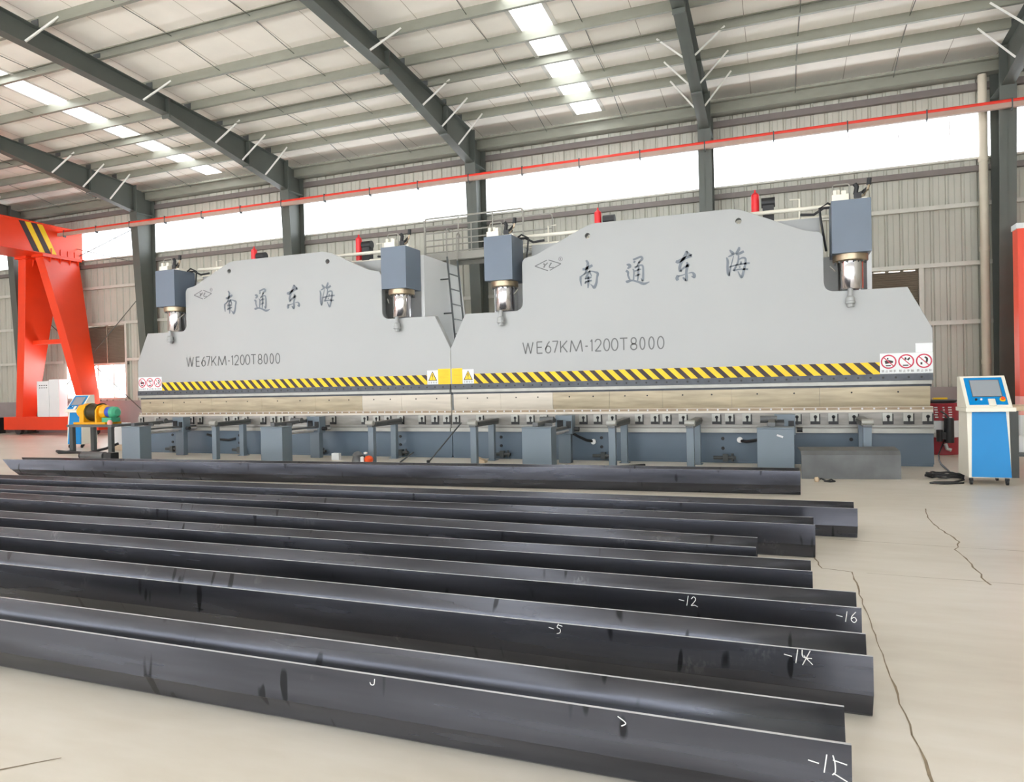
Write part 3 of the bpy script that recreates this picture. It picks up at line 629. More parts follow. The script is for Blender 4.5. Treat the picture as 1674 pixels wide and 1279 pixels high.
def press(cx, label, first):
    t = thing('press_brake', label, 'press brake', (cx, 0, 0), 0, 'tandem press brakes')
    o = bpy.data.objects.new('ram', RAM); COL.objects.link(o); o.parent = t
    for g in ('n', 't', 'd', 'h'):
        s = MB()
        for st in GLYPHS[g]: s.ribbon([(x, z, w_ * 1.22) for x, z, w_ in st], -.006)
        s.build('painted_character', 'letter', t)
    s = MB()
    for st in GLYPHS['logo']: s.ribbon(st, -.006)
    s.build('diamond_logo', 'letter2', t)
    s = MB(); H = LET_Z1 - LET_Z0
    for ch, a, b in MODEL_TEXT:
        for st in PEN[ch]: s.ribbon([(a + .008 + (b - a - .016) * u, LET_Z0 + .008 + (H - .016) * v, .021) for u, v in st], -.006)
    s.build('model_lettering', 'letter2', t)
    if first:
        prohibition_signs(t, -3.995); hazard(t, -3.285, 3.485); warning_sticker(t, 3.605); yellow_notice(t, 3.725, 3.985)
    else:
        yellow_notice(t, -3.985, -3.765); warning_sticker(t, -3.645); hazard(t, -3.525, 3.285); prohibition_signs(t, 3.288)
        MB().box(3.77, 3.995, -.005, .001, 1.722, 1.86).build('paper_notice', 'paper', t)
    # tool clamping under the ram
    b = MB(); b.mat(0).box(-3.99, 3.99, -.035, .10, 1.302, 1.404); b.mat(1); x = -3.9
    while x < 3.95: b.cyl((x, -.037, 1.352), .017, .004, 1, 10); x += .172
    b.build('clamp_bar', ['dark_bar', 'black'], t)
    MB().box(-3.98, 3.98, -.045, .08, 1.243, 1.300).build('light_strip', 'light_strip', t, bevel=.004)
    MB().box(-3.98, 3.98, .03, .10, 1.20, 1.245).build('punch_shadow_strip', 'dark_bar', t)  # dark strip painting in the shadow band beneath the light strip
    cuts = [-3.96, -3.0, -1.87, -.5, .87, 2.0, 2.9, 3.97] if first else [-3.97, -3.0, -1.99, -.95, -.03, 1.1, 2.43, 3.96]
    for i, (a, c_) in enumerate(zip(cuts[:-1], cuts[1:])):
        p = MB(); p.mat(0).prism([(.02, 1.21), (.085, 1.21), (.085, .99), (.055, .905), (.04, .905), (.02, .99)], 0, a + .002, c_ - .002)
        p.mat(1)
        for xx in (a + (c_ - a) * .3, a + (c_ - a) * .72): p.cyl((xx, .018, 1.13), .014, .003, 1, 8)
        p.build('punch', ['punch2' if (first and i > 4) or (not first and i < 2) else 'punch', 'black'], t)
    # lower tool and table
    d = MB(); d.mat(0).box(-3.99, 3.99, -.01, .12, .822, .905); d.mat(2).box(-3.985, 3.985, -.013, -.01, .858, .898); d.mat(1); x = -3.92
    while x < 3.95: d.cyl((x, -.018, .878), .014, .006, 1, 10); x += .1655
    d.build('die', ['punch2', 'edge', 'brown'], t)
    MB().box(-3.99, 3.99, -.03, .16, .50, .822).build('die_holder', 'die', t)
    for x in KEYX:
        k = MB(); k.mat(0).box(x - .065, x + .065, -.055, -.03, .68, .812); k.mat(1).cyl((x + .012, -.058, .756), .027, .004, 1, 12); k.box(x - .003, x + .027, -.058, -.054, .68, .76); k.box(x - .06, x + .078, -.059, -.032, .64, .686); k.box(x + .066, x + .082, -.058, -.032, .64, .80)
        k.build('wedge_block', ['light_strip', 'black'], t)
    r = MB(); r.box(-3.99, 3.99, -.06, -.03, .60, .618); r.box(-3.99, 3.99, -.085, -.03, .505, .572); r.build('guide_rail', 'light_strip', t)
    g = MB(); g.box(-3.992, 3.992, 0.0, .35, 0.03, .5); g.box(-3.98, 3.98, -.012, .30, 0, .03)
    g.build('table', 'bluegrey', t)
    for x in (-3.0, -1.1, .95, 2.87):
        for z in (.40, .24): MB().cyl((x, -.015, z), .028, .018, 1, 10).build('table_bolt', 'black', t)
        dt = MB(); dt.tube([(x - .15, -.06, .09), (x + .2, -.06, .09)], .028, 8); dt.box(x + .0, x + .08, -.1, -.01, .03, .15); dt.tube([(x + .15, -.06, .03), (x + .15, -.06, .16)], .02, 8)
        dt.build('levelling_valve', 'darkgrey', t)
    # C frames, tank, accumulators, pipes behind the ram
    for s_ in (-1, 1):
        p = MB(); p.prism([(.36, .0), (.36, .9), (.8, 1.05), (.8, 1.85), (.42, 2.1), (.42, 4.0), (2.06, 4.0), (2.35, 2.97), (2.4, 0)], 0, s_ * 3.21 - .035, s_ * 3.21 + .035)
        p.build('side_frame', 'plate_paint', t)
    MB().box(-3.17, 3.17, 1.5, 1.6, 1.4, 3.5).build('rear_plate', 'plate_paint', t)
    MB().box(-2.5, 2.5, .5, 1.4, 3.3, 4.0).build('oil_tank', 'white_paint', t)
    pp = MB()
    for z, y in ((4.19, .62), (4.05, .75)): pp.tube([(-2.75, y, z), (2.75, y, z)], .035, 10)
    for x in (-2.2, 2.2): pp.tube([(x, .62, 4.0), (x, .62, 4.36), (x * .93, .62, 4.36)], .015, 8)
    pp.build('hydraulic_pipe', 'cream', t)
    for x in (-1.18, 1.6):
        MB().lathe([(0, 4.64), (.014, 4.64), (.016, 4.60), (.035, 4.585), (.066, 4.55), (.066, 4.0), (0, 4.0)], (x - .1, .8, 0), 2, 20).build('accumulator', 'red', t)
        mo = MB(); mo.cyl((x + .0, .8, 4.40), .085, .22, 0, 16); mo.box(x + .02, x + .2, .72, .88, 4.0, 4.34); mo.build('pump_motor', 'black', t)
    for i in (-1, 1): cylinder(t, i * 2.91, i)
    if first: MB().box(3.984, 3.998, -.012, .0, 1.71, 2.04).build('joint_strip', 'light_strip', t)
    return t
press(-4, 'white hydraulic press brake standing nearer the orange crane and the winch table', True)
press(4, 'white hydraulic press brake standing nearer the maroon drum, paper notice on its end', False)

# ------------------------------------------------------------------ platform, ladder
t = thing('access_platform', 'grey railed access platform bridging the gap behind the two presses', 'platform', (0, 1.64, 4.0))
p = MB(); p.box(-1.75, .95, 0, .7, .19, .23); p.box(-1.75, .95, -.02, .01, .09, .25); p.box(-1.75, .95, .69, .72, .09, .25)
for x in (-.79, .79): p.box(x - .03, x + .03, -.0, .42, .002, .19)
for x in (-1.5, .0): p.box(x - .03, x + .03, 0, .7, .11, .19)
p.build('deck', 'rail_grey', t)
for y in (0.0, .68):
    g = MB(); a, b = (-1.36, .93) if y < .5 else (-1.7, 1.35)
    g.tube([(a, y, .2), (a, y, .96)] + arc((a + .06, y, .96), .06, 180, 90, 4) + [(b - .06, y, 1.02)] + arc((b - .06, y, .96), .06, 90, 0, 4) + [(b, y, .2)], .02 if y < .5 else .016, 8)
    for z in (.42, .70): g.tube([(a, y, z), (b, y, z)], .015, 8)
    for x in (-.55, .25): g.tube([(x, y, .2), (x, y, 1.02)], .015, 8)
    g.build('guard_rail', 'rail_grey', t)
t = thing('ladder', 'narrow dark steel ladder with hoop handles leaning beside the glossy white side frame', 'ladder', (-.55, 1.15, 0))
for dy0, dy1 in ((.64, -.09), (1.17, .41)):
    MB().tube([(0, dy0, .0), (0, dy1, 4.05)], .02, 8).build('stile', 'darkgrey', t)
    MB().tube([(0, dy1, 4.03), (0, dy1 - .02, 4.55)] + [(0, dy1 - .02 + .09 * (1 - math.cos(a)), 4.55 + .09 * math.sin(a)) for a in (.5, 1, 1.57, 2.2, 2.8)], .016, 8).build('hoop_handle', 'rail_grey', t)
for i in range(12):
    z = .3 + i * .31; k = z / 4.05; MB().tube([(0, .64 - .73 * k, z), (0, 1.17 - .76 * k, z)], .014, 8).build('rung', 'darkgrey', t)
for z in (2.9, 3.6):
    k = z / 4.05; MB().tube([(0, .64 - .73 * k, z), (-.2, .64 - .73 * k, z)], .016, 8).build('wall_fixing', 'darkgrey', t)

# ------------------------------------------------------------------ sheet supports and followers in front of the table
FOL = [(-6.42, 'blue grey follower cabinet next to the yellow winch table'), (-2.92, 'blue grey follower cabinet second from the yellow winch table'),
       (2.24, 'blue grey follower cabinet just past the joint of the two presses'), (5.78, 'blue grey follower cabinet close to the bent grey sheet')]
for x, lab in FOL:
    t = thing('sheet_follower', lab, 'sheet follower', (x, -1.45, 0), 0, 'sheet followers')
    c = MB(); c.box(-.245, .245, -.15, .13, .0, .665); c.box(-.25, .25, -.155, .135, .665, .685); c.build('cabinet', 'support', t, bevel=.006)
    MB().bar((.16, .13, .615), (.16, 1.36, .615), .10, .035).build('guide_beam', 'plate_grey', t)
    for xx, zz in ((.13, .53), (.215, .565)): MB().tube([(xx, .13, zz), (xx, 1.36, zz)], .017, 10).build('slide_rail', 'edge', t)
    r2 = MB(); r2.bar((-.05, -.05, .72), (-.05, 1.2, .74), .09, .06); r2.build('lift_arm', 'plate_grey', t)
    ca = MB(); ca.box(-.02, .28, .92, 1.12, .5, .82); ca.box(.02, .24, .96, 1.08, .0, .5); ca.build('carriage', 'support', t, bevel=.005)
    cb = MB(); cb.box(.02, .12, .90, .93, .62, .74); cb.box(.18, .26, .90, .93, .60, .72); cb.tube([(.3, 1.0, .58), (.38, 1.0, .58)], .04, 10); cb.build('slide_block', 'black', t)
    ro = MB(); ro.cyl((-.22, .72, .755), .055, .24, 0, 18); ro.build('roller', 'plate_grey', t)
    MB().bar((-.12, .3, .70), (.12, .3, .70), .03, .05).build('tie_bar', 'plate_grey', t)
    if x > 5: MB().bar((.02, -.158, .58), (.1, -.158, .55), .012, .025).build('latch', 'edge', t)
ARM = [(-4.74, -1.12, 'between the first two cabinets from the winch table'), (-1.09, -1.15, 'behind the orange and grey sprayer'), (.94, -1.15, 'beside the small timber offcut'),
       (3.37, -1.25, 'behind the black rubber strip on the floor'), (4.57, -1.25, 'next along toward the console from the rubber strip'), (7.0, -1.0, 'standing behind the bent grey sheet')]
for x, y, lab in ARM:
    t = thing('sheet_support', 'blue grey two legged sheet support arm ' + lab, 'support arm', (x, y, 0), 0, 'sheet support arms')
    L = -y - .1
    for yy in (.06, L - .20): MB().box(-.055, .055, yy - .05, yy + .05, .0, .655).build('leg', 'support', t, bevel=.004)
    MB().box(-.08, .08, L - .28, L - .10, 0, .012).build('foot_plate', 'support', t)
    a = MB(); a.prism([(-.02, .655), (L, .655), (L, .76), (.1, .74), (-.02, .70)], 0, -.06, .06); a.build('arm', 'plate_grey', t, bevel=.004)
    MB().cyl((-.075, .0, .725), .045, .15, 0, 18).build('roller', 'light_strip', t)
    dn = MB(); dn.box(.06, .075, .1, L - .05, .69, .73); dn.box(-.075, -.06, .1, L - .05, .69, .73); dn.build('side_slot', 'darkgrey', t)

def hose(pts, r, lab, mat='black', knob=None):
    t = thing('rubber_hose', lab, 'hose', pts[0])
    P = [Vector(p) - Vector(pts[0]) for p in pts]
    MB().tube(P, r, 8).build('hose', mat, t)
    if knob: MB().lathe([(0, -.03), (.045, -.02), (.05, .02), (.02, .04), (0, .04)], Vector(knob) - Vector(pts[0]), 1, 16).build('white_plug', 'rubber_white', t)
    return t
hose([(-5.72, -.30, .44), (-5.66, -.20, .40), (-5.52, -.14, .32), (-5.35, -.06, .30), (-5.2, -.0, .33)], .026, 'black hose curving into the table behind the first cabinet from the winch table')
hose([(2.5, -.40, .50), (2.55, -.26, .44), (2.66, -.1, .36), (2.80, -.0, .33)], .024, 'black hose with a white plug behind the cabinet near the press joint', knob=(2.76, -.03, .33))
hose([(5.56, -.36, .42), (5.45, -.24, .39), (5.33, -.1, .36), (5.21, -.0, .37)], .024, 'black hose ending at a white plug near the cabinet by the bent sheet', knob=(5.22, -.02, .38))

# ------------------------------------------------------------------ steel troughs on the floor
def trough(x0, x1, yr, yl, wdt, h, label, marks=(), cut=0.0):
    """folded open trough: near wall, crease, bottom, far wall leaning back; origin at its end by the console"""
    t = thing('steel_trough', label, 'steel section', (x1, yr, 0), -math.atan2(yl - yr, x1 - x0) if False else 0, 'folded steel troughs')
    L = x1 - x0; sh = (yl - yr) / L
    outp = [(0.006, h), (0.0, h * .42), (.008, h * .40), (.010, h * .385), (.055, .012), (.07, 0), (wdt - .16, 0), (wdt - .10, h * .12), (wdt - .063, h * .38), (wdt - .03, h * .66), (wdt, h)]
    inn = [(wdt - .012, h), (wdt - .043, h * .66), (wdt - .076, h * .40), (wdt - .112, h * .18), (wdt - .14, .035), (wdt - .15, .014), (.078, .013), (.066, .02), (.022, h * .40), (.014, h * .45), (.019, h)]
    prof = outp + inn; n = len(prof); mb = MB(); k = 12
    vs = []
    for i in range(k + 1):
        x = -L * i / k
        for y, z in prof:
            xx = x - (cut * z / h if i == k else 0)
            vs.append((xx, y + sh * -xx, z))
    fs = []; mi = []; no = len(outp)
    for i in range(k):
        for j in range(n):
            fs.append((i * n + j, i * n + (j + 1) % n, (i + 1) * n + (j + 1) % n, (i + 1) * n + j)); mi.append(1 if j in (no - 1, n - 1) else 0)
    b = len(mb.v); mb.v += vs
    for f, m_ in zip(fs, mi):
        mb.f.append(f); mb.mi.append(m_); mb.sm.append(False)
    for e in (0, k):
        for j in range(n // 2 - 0):
            a, c = j, n - 1 - j
            if j + 1 <= c - 1: mb.f.append([e * n + a, e * n + a + 1, e * n + c - 1, e * n + c][::1 if e else -1]); mb.mi.append(0); mb.sm.append(False)
    o = mb.build('trough', ['steel', 'edge'], t)
    for p_ in o.data.polygons:
        cs = [o.data.vertices[i].co for i in p_.vertices]
        far = min(v.y + sh * v.x for v in cs) > wdt - .14 and abs(p_.normal.x) < .5
        if far and p_.material_index == 0: p_.use_smooth = True
    for sx_, sz_, strokes, sc_ in marks:
        q = MB()
        for st in strokes: q.ribbon([(sx_ - x1 + u * sc_, sz_ + v * sc_, .0034) for u, v in st], 0)
        for i, v in enumerate(q.v):
            yy = .006 * (v[2] - h * .42) / (h * .58)
            q.v[i] = (v[0], yy - .0012 + sh * -v[0], v[2])
        q.build('chalk_mark', 'chalk', t)
    return t
D1 = [[(.35, 1), (.22, .0)]]
def num(s):
    out = []; x = 0
    for ch in s:
        if ch == '-': st = [[(0, .55), (.55, .45)]]; wd = .7
        elif ch == '1': st = [[(.25, 1), (.1, 0)]]; wd = .45
        elif ch == '2': st = [[(.1, .7), (.35, .95), (.55, .7), (.3, .3), (.1, .05), (.45, .1), (.75, -.05)]]; wd = .8
        elif ch == '4': st = [[(.1, 1), (.15, .5), (.75, .45)], [(.65, 1), (.1, -.1)], [(.2, .6), (.8, .0)]]; wd = .8
        elif ch == '5': st = [[(.35, 1), (.2, .65), (.5, .5), (.5, .15), (.15, .0)], [(.3, .9), (.75, .8)]]; wd = .8
        elif ch == '6': st = [[(.55, 1), (.2, .55), (.15, .2), (.4, .0), (.6, .25), (.4, .5), (.2, .35)]]; wd = .75
        elif ch == 'F': st = [[(.1, 1), (.2, .6), (.2, .1), (.05, -.05)], [(.1, .75), (.8, .6)], [(.1, .05), (.8, -.3)]]; wd = .8
        out += [[(x + u, v) for u, v in q] for q in st]; x += wd
    return out
trough(-5.5, 6.05, -9.84, -9.84, .28, .262, 'dark steel trough nearest the camera, chalk ticks along its wall', [(5.93, .17, num('-1F'), .055), (4.40, .225, [[(-.2, .3), (0, 0), (.4, .1), (.5, .8)]], .03), (5.36, .215, [[(-.4, 1), (.5, .4), (0, 0)]], .03)])
trough(-5.8, 6.19, -9.08, -9.04, .28, .262, 'dark steel trough chalked with a large 14 and a 5', [(5.865, .205, num('-14'), .055), (4.86, .215, num('-5'), .045)])
trough(-5.8, 6.21, -8.44, -8.47, .285, .26, 'dark steel trough chalked 12 and 16 at its open end', [(5.36, .20, num('-12'), .05), (6.10, .19, num('-16'), .05)])
trough(-6.0, 6.02, -7.81, -7.93, .275, .26, 'steel trough with dark drips, between the chalked ones and the short set back one')
trough(-6.2, 5.70, -7.29, -6.95, .325, .26, 'steel trough whose end is set back farthest, bright inner wall')
trough(-6.1, 6.09, -6.42, -6.62, .33, .26, 'steel trough with a scuffed end, second from the far separate one')
trough(-6.2, 6.45, -5.60, -5.90, .36, .258, 'steel trough reaching out farthest toward the floor crack')
trough(-6.15, 6.06, -3.31, -4.06, .34, .285, 'separate dark trough lying alone before the presses, slanting cut end', cut=.33)

# ------------------------------------------------------------------ bent sheet in front of the support
t = thing('bent_sheet', 'bent grey steel sheet lying on its edge before the last support arm', 'steel sheet', (6.72, -1.7, 0), .16)
b = MB(); pr = [(0, 0), (.012, 0), (.02, .31), (.06, .365), (.26, .40), (.26, .412), (.05, .379), (.008, .32)]
b.prism(pr, 0, -.62, .62); b.build('sheet', 'plate_grey', t)
MB().prism([(.0, 0), (.25, 0), (.25, .385), (.06, .36), (.02, .31)], 0, -.05, -.03).build('gusset', 'plate_grey', t)

# ------------------------------------------------------------------ gantry crane
t = thing('gantry_crane', 'orange red gantry crane with A shaped legs and a striped girder', 'crane', (-17.6, 4.9, 0))
cx_, cy_ = -17.6, 4.9
b = MB(); b.box(-.75, .60, -15.5, .78, 6.10, 7.06); b.box(-.80, .65, -15.55, .82, 7.04, 7.075); b.box(-.80, .65, -15.55, .82, 6.07, 6.10); b.box(-.75, .6, .78, .80, 6.1, 7.06)
for y in (-.35, -.02, .25, .50, .75): b.box(.6, .625, y - .02, y + .02, 6.10, 6.30)
b.build('girder', 'orange', t, bevel=.008)
st = MB()
for i, m_ in enumerate((1, 0, 1, 0)):
    y0 = -1.42 + i * .20; st.mat(m_); st.add([(.607, y0, 7.03), (.607, y0 + .19, 7.03), (.607, y0 + .66, 6.11), (.607, y0 + .47, 6.11)], [(0, 1, 2, 3)])
st.build('hazard_band', ['yellow', 'ink'], t)
MB().box(.602, .612, .02, .17, 6.80, 6.90).build('notice_plate', 'paper', t)
def leg(xt, xb, sgn, yo=0):
    l = MB(); T = .36
    def ring(xc, y0, y1, z, th): return [(xc - th / 2, y0 + yo, z), (xc + th / 2, y0 + yo, z), (xc + th / 2, y1 + yo, z), (xc - th / 2, y1 + yo, z)]
    rs = [ring(xt, -.62, .68, 5.98, T), ring(xt + (xb - xt) * .45, -.42, .47, 3.6, T), ring(xb, -.24, .26, .62, T * .95)]
    vs = [v for r in rs for v in r]; fs = [(0, 1, 2, 3), (8, 11, 10, 9)]
    for i in range(2):
        for j in range(4): fs.append((i * 4 + j, i * 4 + (j + 1) % 4, i * 4 + 4 + (j + 1) % 4, i * 4 + 4 + j))
    l.add(vs, fs); l.box(xt - .28, xt + .28, -.68 + yo, .72 + yo, 5.98, 6.07)
    for y in (-.4, -.05, .3, .6): l.add([(xt + T / 2, y + yo, 5.98), (xt + .28, y + yo, 5.98), (xt + T / 2 + .02, y + yo, 5.72), (xt + T / 2, y + .02 + yo, 5.98), (xt + .28, y + .02 + yo, 5.98), (xt + T / 2 + .02, y + .02 + yo, 5.72)], [(0, 1, 2), (3, 5, 4), (0, 3, 4, 1), (1, 4, 5, 2), (2, 5, 3, 0)])
    return l
for yo in (0, -14.0):
    for xt, xb in ((-.45, -1.35), (.38, 1.85)): leg(xt, xb, 1, yo).build('leg', 'orange', t, bevel=.006)
    br = MB(); br.box(-.75, 1.05, -.12 + yo, .12 + yo, 3.12, 3.26); br.build('cross_brace', 'orange', t)
    g = MB(); g.box(-2.15, 2.45, -.24 + yo, .26 + yo, .17, .62); g.build('end_carriage', 'orange', t, bevel=.008)
    for x in (-1.7, 2.0): MB().cyl((x, -.06 + yo, .17), .17, .12, 1, 20).build('wheel', 'darkgrey', t)
t = thing('electric_cabinet', 'white vented electric cabinet standing on the orange crane carriage', 'cabinet', (-17.45, 4.79, .62))
b = MB(); b.box(-.58, .0, -.13, .17, 0, 1.22); b.box(.02, .50, -.13, .17, 0, 1.27); b.build('body', 'paper', t, bevel=.01)
v = MB()
for i in range(4):
    for j in range(2): v.box(-.46 + i * .11, -.40 + i * .11, -.133, -.128, .98 + j * .08, 1.01 + j * .08)
v.build('vent_slots', 'darkgrey', t)
t = thing('fan_heater', 'dark louvred heater box on the floor by the wall, beyond the crane', 'heater', (-21.2, 5.2, 0))
MB().box(-.42, .42, -.2, .2, 0, .58).build('body', 'black', t, bevel=.01)
v = MB()
for i in range(6): v.box(-.36, .36, -.212, -.19, .07 + i * .08, .11 + i * .08)
v.build('grille', 'darkgrey', t)

# ------------------------------------------------------------------ control consoles
def console(loc, rz, label):
    t = thing('control_console', label, 'console', loc, rz, 'control consoles')
    b = MB(); b.prism([(-.0, .09), (.52, .09), (.45, .91), (.06, .91)], 0, -.225, .225)
    b.box(-.255, .275, -.03, .47, .905, .955); b.build('body', 'cream', t, bevel=.006)
    d = MB(); d.add([(-.195, -.006, .10), (.222, -.02, .10), (.19, .052, .90), (-.17, .052, .90), (-.195, .02, .10), (.222, .02, .10), (.19, .07, .90), (-.17, .07, .90)], [(0, 1, 2, 3), (4, 7, 6, 5), (0, 4, 5, 1), (1, 5, 6, 2), (2, 6, 7, 3), (3, 7, 4, 0)])
    d.build('front_panel', 'blue', t, bevel=.005)
    h = MB(); h.prism([(-.02, .955), (.30, 1.345), (.42, 1.345), (.44, .955)], 0, -.245, .245); h.build('head', 'cream', t, bevel=.006)
    # things set into the sloping face: local frame along the slope
    o = Vector((0, -.02, .955)); sl = Vector((0, .32, .39)).normalized(); nr = Vector((0, -.39, .32)).normalized()
    def slab(mb, x0, x1, s0, s1, d0, d1):
        vs = []
        for dd in (d0, d1):
            for x, s_ in ((x0, s0), (x1, s0), (x1, s1), (x0, s1)): p = o + sl * s_ + nr * dd; vs.append((x, p.y, p.z))
        mb.add(vs, [(0, 3, 2, 1), (4, 5, 6, 7), (0, 1, 5, 4), (1, 2, 6, 5), (2, 3, 7, 6), (3, 0, 4, 7)]); return mb
    z = slab(MB(), -.205, .205, .045, .475, -.004, .006).build('bezel', 'blue', t, bevel=.004)
    slab(MB(), -.155, .165, .165, .435, .006, .0085).build('screen_rim', 'darkgrey', z)
    slab(MB(), -.148, .158, .172, .428, .0085, .0105).build('screen', 'screen', z)
    slab(MB(), .0, .075, .02, .125, .0, .022).build('mouse_pad', 'cream', z, bevel=.004)
    for x, mt, r in ((-.125, 'black', .014), (-.07, 'rubber_white', .012)):
        p = o + sl * .12 + nr * .006; MB().tube([Vector((x, p.y, p.z)), Vector((x, p.y, p.z)) + nr * .014], r, 12).build('push_button', mt, z)
    p = o + sl * .12 + nr * .006; q = MB(); q.mat(0).tube([Vector((.155, p.y, p.z)), Vector((.155, p.y, p.z)) + nr * .006], .032, 16); q.mat(1).tube([Vector((.155, p.y, p.z)) + nr * .006, Vector((.155, p.y, p.z)) + nr * .03], [.016, .024], 16)
    q.build('emergency_stop', ['yellow', 'or2'], z)
    for x in (-.19, .19):
        for y in (.05, .46):
            c = MB(); c.cyl((x - .012, y, .036), .036, .024, 0, 14); c.box(x - .02, x + .02, y - .02, y + .02, .05, .092); c.build('caster', 'black', t)
    return t
con = console((8.245, -1.97, 0), .02, 'cream and blue touch screen console on casters beside the maroon drum')
c2 = copy_tree(con); c2.location = (-10.93, .60, 0); c2.rotation_euler = (0, 0, .12)
c2['label'] = 'blue touch screen console standing behind the yellow winch table'

# ------------------------------------------------------------------ drum and pump
t = thing('steel_drum', 'maroon steel drum with a white waist band behind the cream and blue console', 'drum', (8.46, 2.1, 0))
dp = [(0, 0), (.285, 0), (.29, .02), (.285, .04), (.28, .29), (.292, .30), (.28, .31), (.28, .58), (.292, .59), (.28, .60), (.28, .85), (.292, .87), (.285, .885), (.27, .87), (0, .87)]
d = MB()
def band(z0, z1, m_):
    p = [q for q in dp if z0 <= q[1] <= z1]; d.mat(m_).lathe(p, (0, 0, 0), 2, 36)
d.mat(0).lathe(dp[:6], (0, 0, 0), 2, 36); d.mat(1).lathe(dp[5:9], (0, 0, 0), 2, 36); d.mat(0).lathe(dp[8:], (0, 0, 0), 2, 36)
d.build('body', ['drum_red', 'paper'], t)
q = MB()
for j in range(5):
    for i, (a, wd) in enumerate(((-1.95, .05), (-1.55, .03), (-1.2, .06))):
        aa = a + R.uniform(-.03, .03); x, y = .284 * math.cos(aa), .284 * math.sin(aa); tx, ty = -math.sin(aa), math.cos(aa); zz = .64 + j * .042
        q.add([(x - tx * wd / 2, y - ty * wd / 2, zz), (x + tx * wd / 2, y + ty * wd / 2, zz), (x + tx * wd / 2, y + ty * wd / 2, zz + .018), (x - tx * wd / 2, y - ty * wd / 2, zz + .018)], [(0, 1, 2, 3)])
q.build('printed_rows', 'paper', t)
t = thing('transfer_pump', 'black transfer pump hung on the side of the maroon drum', 'pump', (8.46, 1.72, .0))
b = MB(); b.cyl((.06, .0, .22), .075, .42, 2, 18); b.cyl((-.08, .0, .24), .05, .2, 2, 14); b.box(-.05, .05, -.05, .05, .28, .4); b.build('body', 'black', t)
MB().tube([(.06, 0, .64), (.02, .0, .70), (-.06, 0, .76)], .014, 8).build('handle', 'darkgrey', t)
MB().tube([(.0, -.02, .2), (.02, -.05, .12), (.08, -.05, .10)], .03, 8).build('spout', 'edge', t)
t = thing('oil_tray', 'dark round tray with clutter lying on the maroon drum', 'tray', (8.46, 2.1, .886))
MB().lathe([(0, 0), (.22, 0), (.27, .05), (.26, .055), (.21, .012), (0, .012)], (0, 0, 0), 2, 28).build('tray', 'darkgrey', t)
tag(MB().bar((8.34, 2.03, .966), (8.56, 2.07, .966), .06, .03).build('grease_gun', 'yellow'), 'yellow tool lying across the tray on the maroon drum', 'tool')
hose([(8.45, 1.78, .22), (8.30, 1.4, .05), (8.2, .8, .015), (8.12, .2, .015), (8.05, -.7, .015), (7.95, -1.35, .03), (8.02, -1.55, .06)], .012, 'thin black cable from the pump across the floor to the console', 'black')
t = thing('cable_coil', 'coiled black cable on the floor at the corner of the press table', 'cable', (7.86, -1.42, .0))
P = []
for i in range(73):
    a = i / 24 * 2 * PI; P.append((.20 * math.cos(a) + .02 * math.sin(i), .16 * math.sin(a), .02 + .02 * i / 24 + .006 * math.sin(i * 1.7)))
MB().tube(P, .013, 6).build('coil', 'black', t)
hose([(8.02, -1.72, .03), (7.88, -1.84, .012), (7.66, -1.90, .012), (7.60, -1.96, .012), (7.75, -2.0, .012), (7.98, -1.88, .012)], .012, 'flat loop of black cable on the floor before the console')
t = thing('wire_scrap', 'small tangled brown wire on the floor before the bent sheet', 'wire', (6.4, -2.05, 0))
MB().tube([(-.1, 0, .02), (-.06, .03, .04), (0, -.02, .015), (.06, .03, .03), (.1, 0, .012), (.04, -.05, .012), (-.03, -.04, .02)], .012, 6).build('wire', 'black', t)
MB().lathe([(0, -.03), (.03, -.02), (.035, .02), (0, .04)], (-.12, 0, .03), 0, 12).build('plug', 'wood', t)

# ------------------------------------------------------------------ workbench by the console
t = thing('workbench', 'pale topped workbench with dark legs cut by the picture edge behind the console', 'workbench', (9.45, -.85, 0))
MB().box(-.85, .85, -.35, .35, .88, .94).build('top', 'wood', t, bevel=.004)
for x in (-.74, .74):
    for y in (-.28, .28): MB().box(x - .045, x + .045, y - .045, y + .045, 0, .88).build('leg', 'darkgrey', t)
MB().box(-.7, .7, -.3, .3, .28, .31).build('shelf', 'darkgrey', t)
tag(MB().tube([(9.0, -1.0, .36), (9.1, -.95, .48), (9.3, -.98, .40), (9.2, -1.04, .56), (9.0, -1.0, .60), (8.95, -1.0, .42), (9.2, -.9, .36)], .05, 10).build('air_hose', 'black'), 'thick black air hose heaped on the workbench shelf', 'hose')
tag(MB().lathe([(0, 0), (.1, 0), (.11, .12), (.07, .2), (.03, .22), (0, .22)], (8.9, -.78, .31), 2, 18).build('plastic_jug', 'rubber_white'), 'white plastic jug on the workbench shelf', 'jug')
t = thing('orange_panel', 'orange red upright panel with a white lower edge past the tapered column and downpipe', 'cabinet', (11.0, 3.6, 0))
b = MB(); b.mat(0).box(-1.0, 1.0, -.15, .15, .95, 4.06); b.mat(1).box(-1.02, 1.02, -.16, .16, 4.06, 4.16); b.mat(1).box(-1.0, 1.0, -.15, .15, 0, .60); b.mat(2).box(-1.0, 1.0, -.15, .15, .60, .95); b.build('body', ['orange', 'paper', 'pink'], t)  # an orange painted steel panel rather than a cabinet

